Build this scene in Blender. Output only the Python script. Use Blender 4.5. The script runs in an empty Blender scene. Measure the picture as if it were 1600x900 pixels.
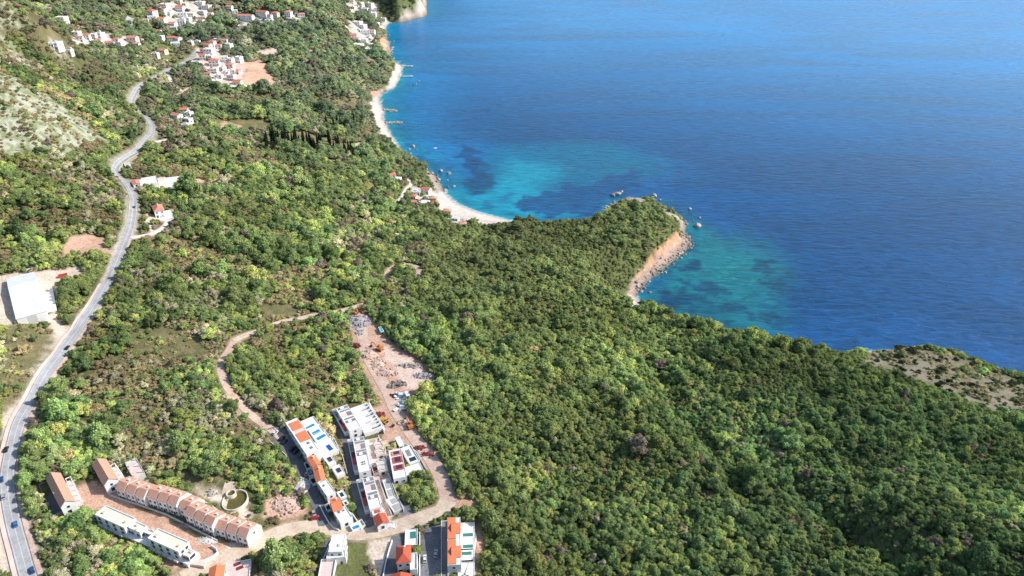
import bpy, bmesh, math, random
import numpy as np
from mathutils import Vector, Matrix
random.seed(7); RNG = np.random.default_rng(11)
sc = bpy.context.scene
COL = sc.collection
# ------------------------------------------------------------------ camera
FPX = 1110.0; PITCH = math.radians(31.0); CAMZ = 340.0
sp, cp = math.sin(PITCH), math.cos(PITCH)
cam_d = bpy.data.cameras.new('camera'); cam = bpy.data.objects.new('camera', cam_d); COL.objects.link(cam)
cam_d.sensor_width = 36; cam_d.lens = 36*FPX/1600; cam_d.clip_start = 1; cam_d.clip_end = 40000
cam.location = (0, 0, CAMZ); cam.rotation_euler = (math.pi/2-PITCH, 0, 0); sc.camera = cam
def ray(px, py):
    u = (px-800)/FPX; v = (py-450)/FPX
    return np.array([u, cp - v*sp, -sp - v*cp])
def at_z(px, py, z=0.0):
    d = ray(px, py)
    if d[2] > -0.02: d[2] = -0.02
    t = (z-CAMZ)/d[2]
    return np.array([d[0]*t, d[1]*t])
def project(X, Y, Z):
    dep = Y*cp - (Z-CAMZ)*sp
    up = Y*sp + (Z-CAMZ)*cp
    return 800+FPX*X/dep, 450-FPX*up/dep, dep
# ------------------------------------------------------------------ noise
def vnoise(x, y, seed=0):
    xi = np.floor(x); yi = np.floor(y); fx = x-xi; fy = y-yi
    fx = fx*fx*(3-2*fx); fy = fy*fy*(3-2*fy)
    def h(a, b):
        s = np.sin(a*127.1+b*311.7+seed*74.7)*43758.5453
        return s-np.floor(s)
    return (h(xi, yi)*(1-fx)+h(xi+1, yi)*fx)*(1-fy)+(h(xi, yi+1)*(1-fx)+h(xi+1, yi+1)*fx)*fy
def fbm(x, y, seed=0, o=4):
    r = 0; a = .5; n = 0
    for i in range(o):
        r = r+a*vnoise(x, y, seed+i*13); n += a; x = x*2.03+5.1; y = y*2.03+1.7; a *= .5
    return r/n
def sstep(a, b, x):
    t = np.clip((x-a)/(b-a), 0, 1); return t*t*(3-2*t)
def sdist(X, Y, poly, margin=None):
    """signed distance, positive inside"""
    P = np.asarray(poly, float); X = np.asarray(X, float); Y = np.asarray(Y, float)
    out = np.full(X.shape, -1e4)
    if margin is not None:
        sel = (X > P[:, 0].min()-margin) & (X < P[:, 0].max()+margin) & (Y > P[:, 1].min()-margin) & (Y < P[:, 1].max()+margin)
        if not sel.any(): return out
        x = X[sel]; y = Y[sel]
    else:
        sel = None; x = X.ravel(); y = Y.ravel()
    dm = np.full(x.shape, 1e18); ins = np.zeros(x.shape, bool)
    n = len(P)
    for i in range(n):
        ax, ay = P[i]; bx, by = P[(i+1) % n]
        ex, ey = bx-ax, by-ay; L = ex*ex+ey*ey+1e-12
        t = np.clip(((x-ax)*ex+(y-ay)*ey)/L, 0, 1)
        dm = np.minimum(dm, (x-ax-t*ex)**2+(y-ay-t*ey)**2)
        c = ((ay > y) != (by > y))
        if abs(by-ay) > 1e-9: ins ^= c & (x < ax+(y-ay)*ex/(by-ay))
    s = np.where(ins, 1, -1)*np.sqrt(dm)
    if sel is None: return s.reshape(X.shape)
    out[sel] = s; return out
def ldist(X, Y, line, margin=40):
    P = np.asarray(line, float); out = np.full(X.shape, 1e4)
    sel = (X > P[:, 0].min()-margin) & (X < P[:, 0].max()+margin) & (Y > P[:, 1].min()-margin) & (Y < P[:, 1].max()+margin)
    if not sel.any(): return out
    x = X[sel]; y = Y[sel]; dm = np.full(x.shape, 1e8)
    for i in range(len(P)-1):
        ax, ay = P[i]; bx, by = P[i+1]; ex, ey = bx-ax, by-ay
        t = np.clip(((x-ax)*ex+(y-ay)*ey)/(ex*ex+ey*ey+1e-12), 0, 1)
        dm = np.minimum(dm, (x-ax-t*ex)**2+(y-ay-t*ey)**2)
    out[sel] = np.sqrt(dm); return out
# ------------------------------------------------------------------ coast and terrain heights
# (pixel x, pixel y, slope of the shore behind it)
COAST = [(690,-60,1.2),(672,-25,1.2),(664,0,1.4),(667,5,1.6),(664,11,1.6),(667,22,1.6),(662,26,1.6),(651,28,1.6),(636,33,1.6),(626,35.5,1.4),
 (611,35,.25),(601,39,.2),(603,48,.5),(605,55,.8),(604,61,.8),(608,68,.9),(611,81,.9),(609,90,.7),(614,97,.4),
 (622,100,.2),(629,104,.15),(626,113,.15),(622,126,.15),(616,136,.15),(604,142,.3),(596,147,.3),(592,157,.2),(596,168,.12),(600,174,.12),(597,184,.12),(601,192,.12),
 (606,203,.15),(617,222,.2),(625,231,.4),(633,239,.5),(645,251,.8),(659,262,.8),(670,268,.7),(679,275,.7),(688,288,.6),(692,297,.4),(697,304,.13),
 (711,317,.11),(728,325,.11),(746,331.5,.11),(763,336,.11),(778,340,.11),(804,346,.15),(830,354,.5),(860,360,.7),(900,360,.8),(925,352,.7),
 (938,340,.5),(950,322,.4),(967,313,.5),(985,309,.4),(998,311,.5),(1012,315,.6),(1024,320,.7),(1040,329,.8),(1056,340,.9),(1072,350,1.0),(1069,361,1.0),(1079,378,.75),
 (1072,391,.7),(1055,405,.65),(1040,417,.6),(1026,427,.6),(1008,443,.55),(995,457,.4),(993,466,.25),(997,476,.2),(1005,487,.25),
 (1020,494,.35),(1044,504,.4),(1060,515,.55),(1090,531,.8),(1130,545,1.2),(1180,560,1.3),(1220,572,1.3),(1260,578,1.2),(1300,572,1.0),(1330,556,.6),
 (1350,553,.6),(1385,550,.8),(1420,553,1.2),(1460,557,1.4),(1500,569,1.5),(1540,587,1.5),(1600,612,1.5),(1700,655,1.5),(1850,730,1.3)]
CW = [tuple(at_z(a, b)) for a, b, s in COAST]
CS = [s for a, b, s in COAST]
COASTPOLY = CW + [(900, -200), (900, -600), (-4000, -600), (-4000, 5000), (300, 5000)]
CSL = CS + [1.2]*5
def coast(X, Y):
    """signed distance to the coast (positive on land) and the shore slope there"""
    P = np.asarray(COASTPOLY); n = len(P)
    X = np.asarray(X, float); Y = np.asarray(Y, float)
    dm = np.full(X.shape, 1e18); sl = np.zeros(X.shape); ins = np.zeros(X.shape, bool)
    for i in range(n):
        ax, ay = P[i]; bx, by = P[(i+1) % n]; ex, ey = bx-ax, by-ay; L = ex*ex+ey*ey+1e-12
        t = np.clip(((X-ax)*ex+(Y-ay)*ey)/L, 0, 1)
        d = (X-ax-t*ex)**2+(Y-ay-t*ey)**2
        m = d < dm
        dm = np.where(m, d, dm); sl = np.where(m, CSL[i]*(1-t)+CSL[(i+1) % n]*t, sl)
        c = ((ay > Y) != (by > Y))
        if abs(by-ay) > 1e-9: ins ^= c & (X < ax+(Y-ay)*ex/(by-ay))
    return np.where(ins, 1, -1)*np.sqrt(dm), sl
CTRL = [(40,890,78),(12,780,79),(45,635,82),(105,540,84),(160,455,86),(205,330,88),(185,270,90),(235,205,90),(212,165,88),(260,112,84),(300,92,80),(205,40,115),
 (0,640,88),(0,540,90),(0,440,92),(60,465,90),(120,440,88),(0,380,100),(90,330,102),(130,385,93),(0,250,130),(90,250,118),(0,130,166),(60,190,142),(120,190,122),(0,50,186),(0,0,196),
 (120,130,120),(110,70,148),(60,25,190),(200,20,128),(190,65,112),(280,40,100),(270,70,90),(400,25,92),(380,45,80),(450,60,72),(490,20,80),(540,30,58),(560,60,34),(575,45,30),(580,75,22),(560,5,60),(640,10,50),(620,15,52),(640,-20,80),(450,0,110),(300,0,120),
 (340,80,76),(340,125,68),(400,110,64),(430,90,62),(480,90,50),(560,100,22),(590,120,14),(500,125,42),(550,150,24),(570,170,12),(450,180,52),(380,170,62),(290,185,78),(320,210,72),
 (350,240,68),(450,220,52),(550,200,20),(600,240,14),(560,250,28),(500,240,42),(350,330,67),(270,288,80),(245,330,80),(300,330,72),(450,320,52),(550,300,38),(620,280,16),(640,315,10),(600,330,24),(680,345,14),(700,360,18),(640,370,30),
 (760,362,16),(820,352,22),(870,352,24),(900,352,25),(600,430,48),(480,440,58),(350,450,70),(250,450,78),(170,560,80),(250,600,77),(350,560,68),(450,500,62),(420,620,68),(520,560,62),(560,490,59),(590,560,60),(650,590,60),(610,625,61),
 (560,660,62),(480,680,66),(560,760,63),(520,820,64),(620,720,62),(650,790,64),(700,800,65),(640,880,67),(720,880,68),(430,830,67),(450,740,67),(380,700,71),(300,680,74),(360,780,71),(200,780,74),(100,780,77),(280,830,73),(220,850,75),(340,890,74),(150,890,77),
 (700,440,46),(700,520,56),(740,620,60),(780,720,63),(780,860,66),(800,400,36),(860,430,40),(900,380,30),(960,350,26),(1000,330,20),(1040,345,20),(1030,372,27),(1010,392,29),(985,425,33),(960,420,35),(900,500,46),(960,500,42),(1000,535,35),(1045,545,36),
 (850,600,55),(950,620,52),(870,760,63),(960,820,64),(1030,700,57),(1080,560,44),(1150,555,44),(1200,560,45),(1150,640,50),(1130,760,60),(1230,640,48),(1210,760,57),(1250,850,66),(1290,580,44),(1330,640,50),(1340,740,62),(1320,860,72),
 (1400,600,35),(1480,625,37),(1550,650,38),(1610,668,39),(1450,720,60),(1560,760,70),(1450,860,82),(1590,880,92),(1380,565,20),(1450,570,23),(1500,590,23),(1560,610,24),(1600,625,26)]
PTS = []; 
for a, b, z in CTRL:
    q = at_z(a, b, z); PTS.append((q[0], q[1], z))
PTS += [(0, 0, 110), (-300, 0, 120), (350, 50, 130), (-600, 300, 150), (-900, 700, 230), (-1200, 1300, 300), (-900, 2000, 280), (-300, 2500, 220), (700, 200, 60), (100, 3200, 150), (-1500, 2500, 350)]
PTS = np.array(PTS); NP_ = len(PTS); SC = 300.0
def _phi(r2): return np.where(r2 > 1e-12, .5*r2*np.log(np.maximum(r2, 1e-12)), 0)
_px = PTS[:, 0]/SC; _py = PTS[:, 1]/SC
_K = _phi((_px[:, None]-_px)**2+(_py[:, None]-_py)**2)+np.eye(NP_)*0.004
_Q = np.c_[np.ones(NP_), _px, _py]
_A = np.block([[_K, _Q], [_Q.T, np.zeros((3, 3))]])
_w = np.linalg.solve(_A, np.r_[PTS[:, 2], 0, 0, 0])
def rbf(X, Y):
    x = np.asarray(X, float)/SC; y = np.asarray(Y, float)/SC
    r = _w[NP_]+_w[NP_+1]*x+_w[NP_+2]*y
    for i in range(NP_): r = r+_w[i]*_phi((x-_px[i])**2+(y-_py[i])**2)
    return r
VILLAGE = [at_z(a, b, 66) for a, b in [(120,690),(200,700),(330,740),(420,640),(540,610),(540,480),(600,480),(690,600),(760,780),(770,910),(60,910),(60,740)]]
BAREW = [at_z(a, b, 25) for a, b in [(1330,550),(1460,545),(1620,600),(1640,670),(1540,655),(1400,600)]]
GULLY = [at_z(a, b, 62) for a, b in [(1175,655),(1215,710),(1250,760),(1310,815),(1370,880),(1410,950)]]
GULLY2 = [at_z(a, b, 56) for a, b in [(1020,545),(1050,600),(1090,660),(1130,720),(1160,790)]]
CLIFFZ = [at_z(a, b, 6) for a, b in [(974,476),(985,432),(1015,398),(1050,362),(1064,352),(1090,372),(1080,400),(1030,440),(1002,462),(1000,480)]]
def height(X, Y):
    X = np.asarray(X, float); Y = np.asarray(Y, float)
    d, sl = coast(X, Y)
    r = np.clip(rbf(X, Y), 4, 420)
    amp = sstep(20, -60, sdist(X, Y, VILLAGE))*(.2+.8*sstep(20, -60, sdist(X, Y, BAREW)))
    r = r+amp*((fbm(X/85, Y/85, 3, 3)-.5)*17*sstep(10, 70, r)+(fbm(X/38+Y/150, Y/150, 19, 2)-.5)*11*sstep(20, 60, r)*sstep(0, 90, X-20)*sstep(560, 420, Y)+(fbm(X/26, Y/26, 9, 2)-.5)*4.5*sstep(15, 50, r))
    r = r-7.5*np.exp(-(ldist(X, Y, GULLY, 60)/9.0)**2)-5*np.exp(-(ldist(X, Y, GULLY2, 60)/11.0)**2)
    wob = 1+.5*(fbm(X/14, Y/14, 5, 3)-.5)*sstep(.3, .8, sl)
    s = .15+sl*wob*np.maximum(d, 0)+.010*np.maximum(d, 0)**2
    cl = sdist(X, Y, CLIFFZ, 40); cw = sstep(-4, 4, cl)
    rib = (fbm(X/5, Y/5, 71, 3)-.5)*7
    s = s*(1-cw)+cw*(.3+.28*np.minimum(np.maximum(d, 0), 10)+1.7*np.maximum(d-10+rib, 0))
    k = 4.0
    hh = np.clip(.5+.5*(s-r)/k, 0, 1)
    land = s*(1-hh)+r*hh-k*hh*(1-hh)
    land = np.where(s < 2, np.minimum(s, land+1.0*(s < 2)), land)
    return np.where(d > 0, np.maximum(land, .12), np.maximum(-12, .15+d*.25))
NR, NC = 560, 500
ys = np.concatenate([np.linspace(60, 190, 14)[:-1], np.geomspace(190, 4800, NR-13)])
uu = np.linspace(-1, 1, NC)
TX = (uu[None, :]*(.88*ys+150)[:, None]).ravel(); TY = np.repeat(ys, NC)
_height_exact, _coast_exact = height, coast
def _prep():
    d, sl = _coast_exact(TX, TY)
    return d, sl
_gd, _gs = _prep()
def coast(X, Y): return _gd, _gs
TZ = height(TX, TY)
_GZ, _GD, _GS = TZ.reshape(NR, NC), _gd.reshape(NR, NC), _gs.reshape(NR, NC)
def _look(A, X, Y, out=None):
    X = np.asarray(X, float); Y = np.asarray(Y, float)
    r = np.interp(Y, ys, np.arange(NR)); c = (X/(.88*Y+150)+1)*.5*(NC-1); bad = (c < 0) | (c > NC-1) | (Y < 60) | (Y > 4800)
    c = np.clip(c, 0, NC-1.001); r = np.clip(r, 0, NR-1.001)
    i = r.astype(int); j = c.astype(int); a = r-i; b = c-j
    v = (A[i, j]*(1-b)+A[i, j+1]*b)*(1-a)+(A[i+1, j]*(1-b)+A[i+1, j+1]*b)*a
    return v if out is None else np.where(bad, out, v)
def height(X, Y): return _look(_GZ, X, Y)
def coast(X, Y): return _look(_GD, X, Y, -900.0), _look(_GS, X, Y)
def H(x, y): return float(height(np.array([x]), np.array([y]))[0])
def at_h(px, py, h=0.0):
    """world point on the ray through a pixel, h metres over the ground"""
    d = ray(px, py); t = np.geomspace(180, 4200, 300)
    for q in range(3):
        Z = CAMZ+d[2]*t
        g = np.maximum(height(d[0]*t, d[1]*t), 0)+h
        i = int(np.argmax(Z < g))
        if i == 0: i = len(t)-1
        t = np.linspace(t[i-1], t[i], 40)
    b = t[20]
    return np.array([d[0]*b, d[1]*b, CAMZ+d[2]*b-h])
_gc = {}
def G(px, py):
    k = (px, py)
    if k not in _gc: _gc[k] = at_h(px, py)[:2]
    return _gc[k]
def gp(pts): return [tuple(G(a, b)) for a, b in pts]
# ------------------------------------------------------------------ object helpers
def prop(o, label=None, cat=None, group=None, kind=None):
    if label: o['label'] = label
    if cat: o['category'] = cat
    if group: o['group'] = group
    if kind: o['kind'] = kind
    return o
def empty(name, loc, rz=0, label=None, cat=None, group=None):
    o = bpy.data.objects.new(name, None); COL.objects.link(o); o.empty_display_size = .5
    o.location = loc; o.rotation_euler = (0, 0, rz)
    return prop(o, label, cat, group)
class MB:
    def __init__(s): s.v = []; s.f = []; s.m = []; s.sm = False
    def add(s, vs, fs, mi=0):
        n = len(s.v); s.v += [tuple(v) for v in vs]; s.f += [tuple(i+n for i in f) for f in fs]; s.m += [mi]*len(fs)
    def box(s, x0, x1, y0, y1, z0, z1, mi=0):
        v = [(x0,y0,z0),(x1,y0,z0),(x1,y1,z0),(x0,y1,z0),(x0,y0,z1),(x1,y0,z1),(x1,y1,z1),(x0,y1,z1)]
        s.add(v, [(0,3,2,1),(4,5,6,7),(0,1,5,4),(1,2,6,5),(2,3,7,6),(3,0,4,7)], mi)
    def ring(s, x0, x1, y0, y1, z0, z1, t, mi=0):
        s.box(x0, x1, y0, y0+t, z0, z1, mi); s.box(x0, x1, y1-t, y1, z0, z1, mi)
        s.box(x0, x0+t, y0+t, y1-t, z0, z1, mi); s.box(x1-t, x1, y0+t, y1-t, z0, z1, mi)
    def prism(s, poly, z0, z1, mi=0):
        n = len(poly); v = [(p[0], p[1], z0) for p in poly]+[(p[0], p[1], z1) for p in poly]
        f = [tuple(range(n-1, -1, -1)), tuple(range(n, 2*n))]+[(i, (i+1) % n, n+(i+1) % n, n+i) for i in range(n)]
        s.add(v, f, mi)
    def tube(s, p, q, r0, r1=None, n=8, mi=0, caps=True):
        r1 = r0 if r1 is None else r1
        p = Vector(p); q = Vector(q); d = (q-p).normalized()
        a = d.orthogonal().normalized(); b = d.cross(a)
        v = []
        for c, r in ((p, r0), (q, r1)):
            for i in range(n):
                t = 2*math.pi*i/n; v.append(c+a*math.cos(t)*r+b*math.sin(t)*r)
        f = [(i, (i+1) % n, n+(i+1) % n, n+i) for i in range(n)]
        if caps: f += [tuple(range(n-1, -1, -1)), tuple(range(n, 2*n))]
        s.add(v, f, mi)
    def mesh(s, name, mats):
        me = bpy.data.meshes.new(name); me.from_pydata(s.v, [], s.f)
        for m in (mats if isinstance(mats, (list, tuple)) else [mats]): me.materials.append(m)
        me.polygons.foreach_set('material_index', s.m)
        if s.sm: me.polygons.foreach_set('use_smooth', [True]*len(s.f))
        me.update(); return me
    def build(s, name, mats, parent=None):
        o = bpy.data.objects.new(name, s.mesh(name, mats)); COL.objects.link(o)
        if parent is not None: o.parent = parent
        return o
# ------------------------------------------------------------------ materials
def new_mat(name):
    m = bpy.data.materials.new(name); m.use_nodes = True
    nt = m.node_tree; b = nt.nodes['Principled BSDF']; b.inputs['Specular IOR Level'].default_value = .25
    return m, nt, b
def nd(nt, t, **kw):
    n = nt.nodes.new(t)
    for k, v in kw.items():
        if k in n.inputs: n.inputs[k].default_value = v
        else: setattr(n, k, v)
    return n
def surf(name, c, var=.15, scale=1.2, rough=.8, bump=0, c2=None, scale2=.15, dirt=0.0):
    """noisy procedural paint: colour varies at two scales, optional bump"""
    m, nt, b = new_mat(name); L = nt.links
    tc = nd(nt, 'ShaderNodeTexCoord')
    n1 = nd(nt, 'ShaderNodeTexNoise', Scale=scale, Detail=5.0, Roughness=.65); L.new(tc.outputs['Object'], n1.inputs['Vector'])
    n2 = nd(nt, 'ShaderNodeTexNoise', Scale=scale2, Detail=4.0); L.new(tc.outputs['Object'], n2.inputs['Vector'])
    mx = nd(nt, 'ShaderNodeMix', data_type='RGBA'); 
    c2 = c2 or tuple(x*(1-var*1.6) for x in c)
    mx.inputs[6].default_value = (*c, 1); mx.inputs[7].default_value = (*c2, 1)
    r = nd(nt, 'ShaderNodeMapRange'); r.inputs['From Min'].default_value = .38; r.inputs['From Max'].default_value = .68
    L.new(n2.outputs['Fac'], r.inputs['Value']); L.new(r.outputs[0], mx.inputs[0])
    hv = nd(nt, 'ShaderNodeHueSaturation'); L.new(mx.outputs[2], hv.inputs['Color'])
    r2 = nd(nt, 'ShaderNodeMapRange'); r2.inputs['From Min'].default_value = .3; r2.inputs['From Max'].default_value = .7
    r2.inputs['To Min'].default_value = 1-var; r2.inputs['To Max'].default_value = 1+var
    L.new(n1.outputs['Fac'], r2.inputs['Value']); L.new(r2.outputs[0], hv.inputs['Value'])
    L.new(hv.outputs[0], b.inputs['Base Color']); b.inputs['Roughness'].default_value = rough
    if bump:
        bp = nd(nt, 'ShaderNodeBump', Strength=.6, Distance=bump); L.new(n1.outputs['Fac'], bp.inputs['Height']); L.new(bp.outputs[0], b.inputs['Normal'])
    return m
def tile_mat(name, c, c2):
    m, nt, b = new_mat(name); L = nt.links
    tc = nd(nt, 'ShaderNodeTexCoord')
    w = nd(nt, 'ShaderNodeTexWave', Scale=1.1, Distortion=.4); w.wave_type = 'BANDS'; w.bands_direction = 'X'; L.new(tc.outputs['Object'], w.inputs['Vector'])
    n1 = nd(nt, 'ShaderNodeTexNoise', Scale=1.6, Detail=6.0, Roughness=.75); L.new(tc.outputs['Object'], n1.inputs['Vector'])
    mx = nd(nt, 'ShaderNodeMix', data_type='RGBA'); mx.inputs[6].default_value = (*c, 1); mx.inputs[7].default_value = (*c2, 1)
    r = nd(nt, 'ShaderNodeMapRange'); r.inputs['From Min'].default_value = .35; r.inputs['From Max'].default_value = .68
    L.new(n1.outputs['Fac'], r.inputs['Value']); L.new(r.outputs[0], mx.inputs[0])
    L.new(mx.outputs[2], b.inputs['Base Color']); b.inputs['Roughness'].default_value = .75
    bp = nd(nt, 'ShaderNodeBump', Strength=.5, Distance=.08); L.new(w.outputs['Fac'], bp.inputs['Height']); L.new(bp.outputs[0], b.inputs['Normal'])
    return m
def gloss(name, c, rough=.15, metal=0.0, spec=.5):
    m, nt, b = new_mat(name); L = nt.links
    n1 = nd(nt, 'ShaderNodeTexNoise', Scale=3.0, Detail=3.0); tc = nd(nt, 'ShaderNodeTexCoord'); L.new(tc.outputs['Object'], n1.inputs['Vector'])
    mx = nd(nt, 'ShaderNodeMix', data_type='RGBA'); mx.inputs[6].default_value = (*[x*.85 for x in c], 1); mx.inputs[7].default_value = (*c, 1)
    L.new(n1.outputs['Fac'], mx.inputs[0]); L.new(mx.outputs[2], b.inputs['Base Color'])
    b.inputs['Roughness'].default_value = rough; b.inputs['Metallic'].default_value = metal; b.inputs['Specular IOR Level'].default_value = spec
    return m
M = {}
M['white'] = surf('white_render', (.86,.85,.83), .03, .8, c2=(.78,.76,.73), scale2=.3)
M['cream'] = surf('cream_render', (.78,.70,.58), .05, .8, c2=(.68,.60,.48), scale2=.3)
M['creamroof'] = surf('cream_roof_screed', (.80,.74,.60), .05, .8, c2=(.85,.78,.55), scale2=.2)
M['pink'] = surf('pale_pink_render', (.78,.60,.54), .05, .8)
M['grey'] = surf('grey_concrete', (.42,.41,.40), .12, 1.0, c2=(.32,.31,.30))
M['lgrey'] = surf('light_concrete', (.62,.60,.57), .1, 1.0, c2=(.52,.50,.47))
M['skylight'] = surf('grey_roof_gravel', (.26,.25,.25), .2, 2.0, c2=(.18,.18,.18))
M['deck'] = surf('pale_terrace_paving', (.80,.77,.73), .06, 1.5, c2=(.70,.66,.62))
M['pinkdeck'] = surf('pink_paving', (.74,.60,.54), .1, 1.5, c2=(.64,.49,.43))
M['asphalt'] = surf('asphalt', (.17,.17,.18), .15, .8, c2=(.12,.12,.13), rough=.85)
M['road'] = surf('road_asphalt', (.42,.42,.43), .14, .5, c2=(.34,.34,.35), rough=.85)
M['asphalt2'] = surf('worn_road_asphalt', (.38,.38,.38), .15, .5, c2=(.30,.30,.30), rough=.85)
M['paint'] = surf('road_paint', (.78,.77,.74), .08, 2.0)
M['dirt'] = surf('pink_dirt', (.62,.46,.37), .22, .7, c2=(.52,.36,.28), bump=.15)
M['sanddirt'] = surf('sandy_dirt', (.64,.52,.40), .2, .7, c2=(.52,.39,.29), bump=.15)
M['gravel'] = surf('pale_gravel', (.66,.62,.57), .15, 1.2, c2=(.54,.50,.45), bump=.1)
M['orange'] = tile_mat('orange_roof_tile', (.80,.26,.12), (.68,.20,.09))
M['red'] = tile_mat('red_roof_tile', (.60,.13,.075), (.44,.09,.05))
M['pinkred'] = tile_mat('faded_red_roof_tile', (.72,.31,.24), (.58,.23,.18))
M['farred'] = tile_mat('sun_bleached_roof_tile', (.68,.23,.15), (.55,.17,.11))
M['brown'] = tile_mat('brown_roof_tile', (.72,.40,.28), (.52,.27,.19))
M['darkred'] = surf('dark_red_paint', (.20,.05,.045), .2, 1.0)
M['redpaint'] = surf('red_paint', (.58,.10,.07), .15, 1.0)
M['glass'] = gloss('window_glass', (.03,.04,.05), .12, 0, .6)
M['frame'] = surf('window_frame', (.55,.54,.52), .05)
M['door'] = surf('brown_door', (.13,.08,.05), .15)
M['dark'] = surf('dark_metal', (.045,.045,.05), .2, 1.0, rough=.5)
M['black'] = surf('black_cladding', (.02,.02,.024), .2, 1.0, rough=.5)
M['pool'] = gloss('pool_water', (.03,.26,.50), .08)
M['poolblue'] = gloss('deep_pool_water', (.02,.09,.46), .08)
M['poolgreen'] = gloss('green_pool_water', (.06,.23,.18), .08)
M['pooldark'] = gloss('dark_pool_water', (.02,.05,.07), .08)
M['solar'] = gloss('solar_panel', (.05,.055,.08), .2)
M['metalroof'] = surf('white_sheet_roof', (.80,.81,.82), .07, .5, rough=.6, c2=(.68,.69,.69))
M['rock'] = surf('shore_rock', (.30,.25,.21), .3, .9, c2=(.20,.16,.14), bump=.3)
M['palerock'] = surf('pale_rock', (.48,.43,.37), .25, .9, c2=(.34,.29,.25), bump=.3)
M['greyrock'] = surf('grey_rubble', (.42,.39,.39), .3, .9, c2=(.28,.26,.27), bump=.3)
M['bark'] = surf('tree_bark', (.10,.075,.055), .25, 4.0)
M['tyre'] = surf('tyre_rubber', (.02,.02,.02), .1)
M['rim'] = gloss('wheel_rim', (.5,.5,.5), .3, 1.0)
M['yellow'] = surf('yellow_machine_paint', (.55,.33,.06), .15, 1.0, rough=.5)
M['orangepaint'] = surf('orange_machine_paint', (.50,.19,.06), .15, 1.0, rough=.5)
M['wood'] = surf('pale_timber', (.55,.38,.20), .2, 1.0)
M['murky'] = gloss('murky_water', (.13,.11,.03), .2)
M['canvas'] = surf('white_canvas', (.82,.82,.80), .04, .6)
M['teal'] = surf('teal_sheet', (.10,.42,.44), .1, .6)
M['bluesheet'] = surf('blue_sheet', (.10,.25,.45), .1, .6)
M['hull'] = gloss('boat_hull', (.8,.8,.8), .3)
# ------------------------------------------------------------------ surfaces of the land, drawn as ground polygons
MAINROAD = [(62,950),(44,900),(33,860),(22,820),(14,780),(12,740),(20,697),(43,638),(74,582),(104,540),(131,500),(160,455),(186,400),(199,368),(207,335),(208,310),(198,288),(184,276),(180,264),(198,246),(222,225),(236,209),(237,196),(227,182),(213,171),(206,160),(211,146),(229,130),(255,114),(279,103),(298,91),(308,80)]
TOPROAD = [(230,56),(214,50),(204,43),(201,35),(205,28)]
ROADS = [ # name, px line, width, material, label-free structure
 ('dirt_road', [(285,905),(310,893),(345,880),(400,850),(450,829),(505,824),(560,834),(610,826),(660,809),(692,797),(700,782)], 9, 'sanddirt'),
 ('dirt_road', [(700,784),(692,752),(672,714),(652,690),(633,662),(618,640),(606,612),(590,585),(572,550),(566,520),(566,497)], 7.5, 'dirt'),
 ('dirt_track', [(440,684),(420,668),(400,655),(376,632),(356,606),(346,582),(347,562),(366,533)], 4.6, 'dirt'),
 ('dirt_track', [(366,533),(400,518),(432,505),(470,497),(520,489),(560,478),(605,465)], 4.6, 'sanddirt'),
 ('dirt_track', [(606,440),(606,426),(622,415),(645,414),(655,424),(650,440)], 5.0, 'dirt'),
 ('asphalt_lane', [(424,668),(440,690),(458,712),(470,730),(480,752),(490,775),(502,800),(508,822)], 6, 'asphalt'),
 ('asphalt_lane', [(527,655),(545,690),(551,715),(556,745),(562,775),(572,805),(580,824)], 7, 'asphalt'),
 ('villa_drive', [(205,372),(222,369),(243,364),(258,354),(265,342),(268,330)], 4.2, 'gravel'),
 ('villa_drive', [(243,222),(262,219),(290,220),(298,216)], 4, 'gravel'),
 ('dirt_track', [(262,110),(266,125),(272,135),(284,142)], 4.5, 'gravel'),
 ('dirt_track', [(276,152),(288,143),(300,136)], 4, 'dirt'),
 ('dirt_track', [(276,152),(310,146),(350,142)], 3.5, 'sanddirt'),
 ('asphalt_lane', [(512,30),(530,34),(541,42),(546,50)], 6, 'gravel'),
 ('dirt_track', [(618,320),(628,308),(634,296),(642,288),(636,278)], 3.5, 'gravel'),
 ('dirt_track', [(548,288),(575,282),(592,274)], 3.2, 'dirt'),
 ('asphalt_lane', [(504,905),(512,870),(520,842)], 6, 'asphalt'),
 ('asphalt_lane', [(604,905),(612,872),(618,852),(622,838)], 6, 'asphalt'),
]
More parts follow.
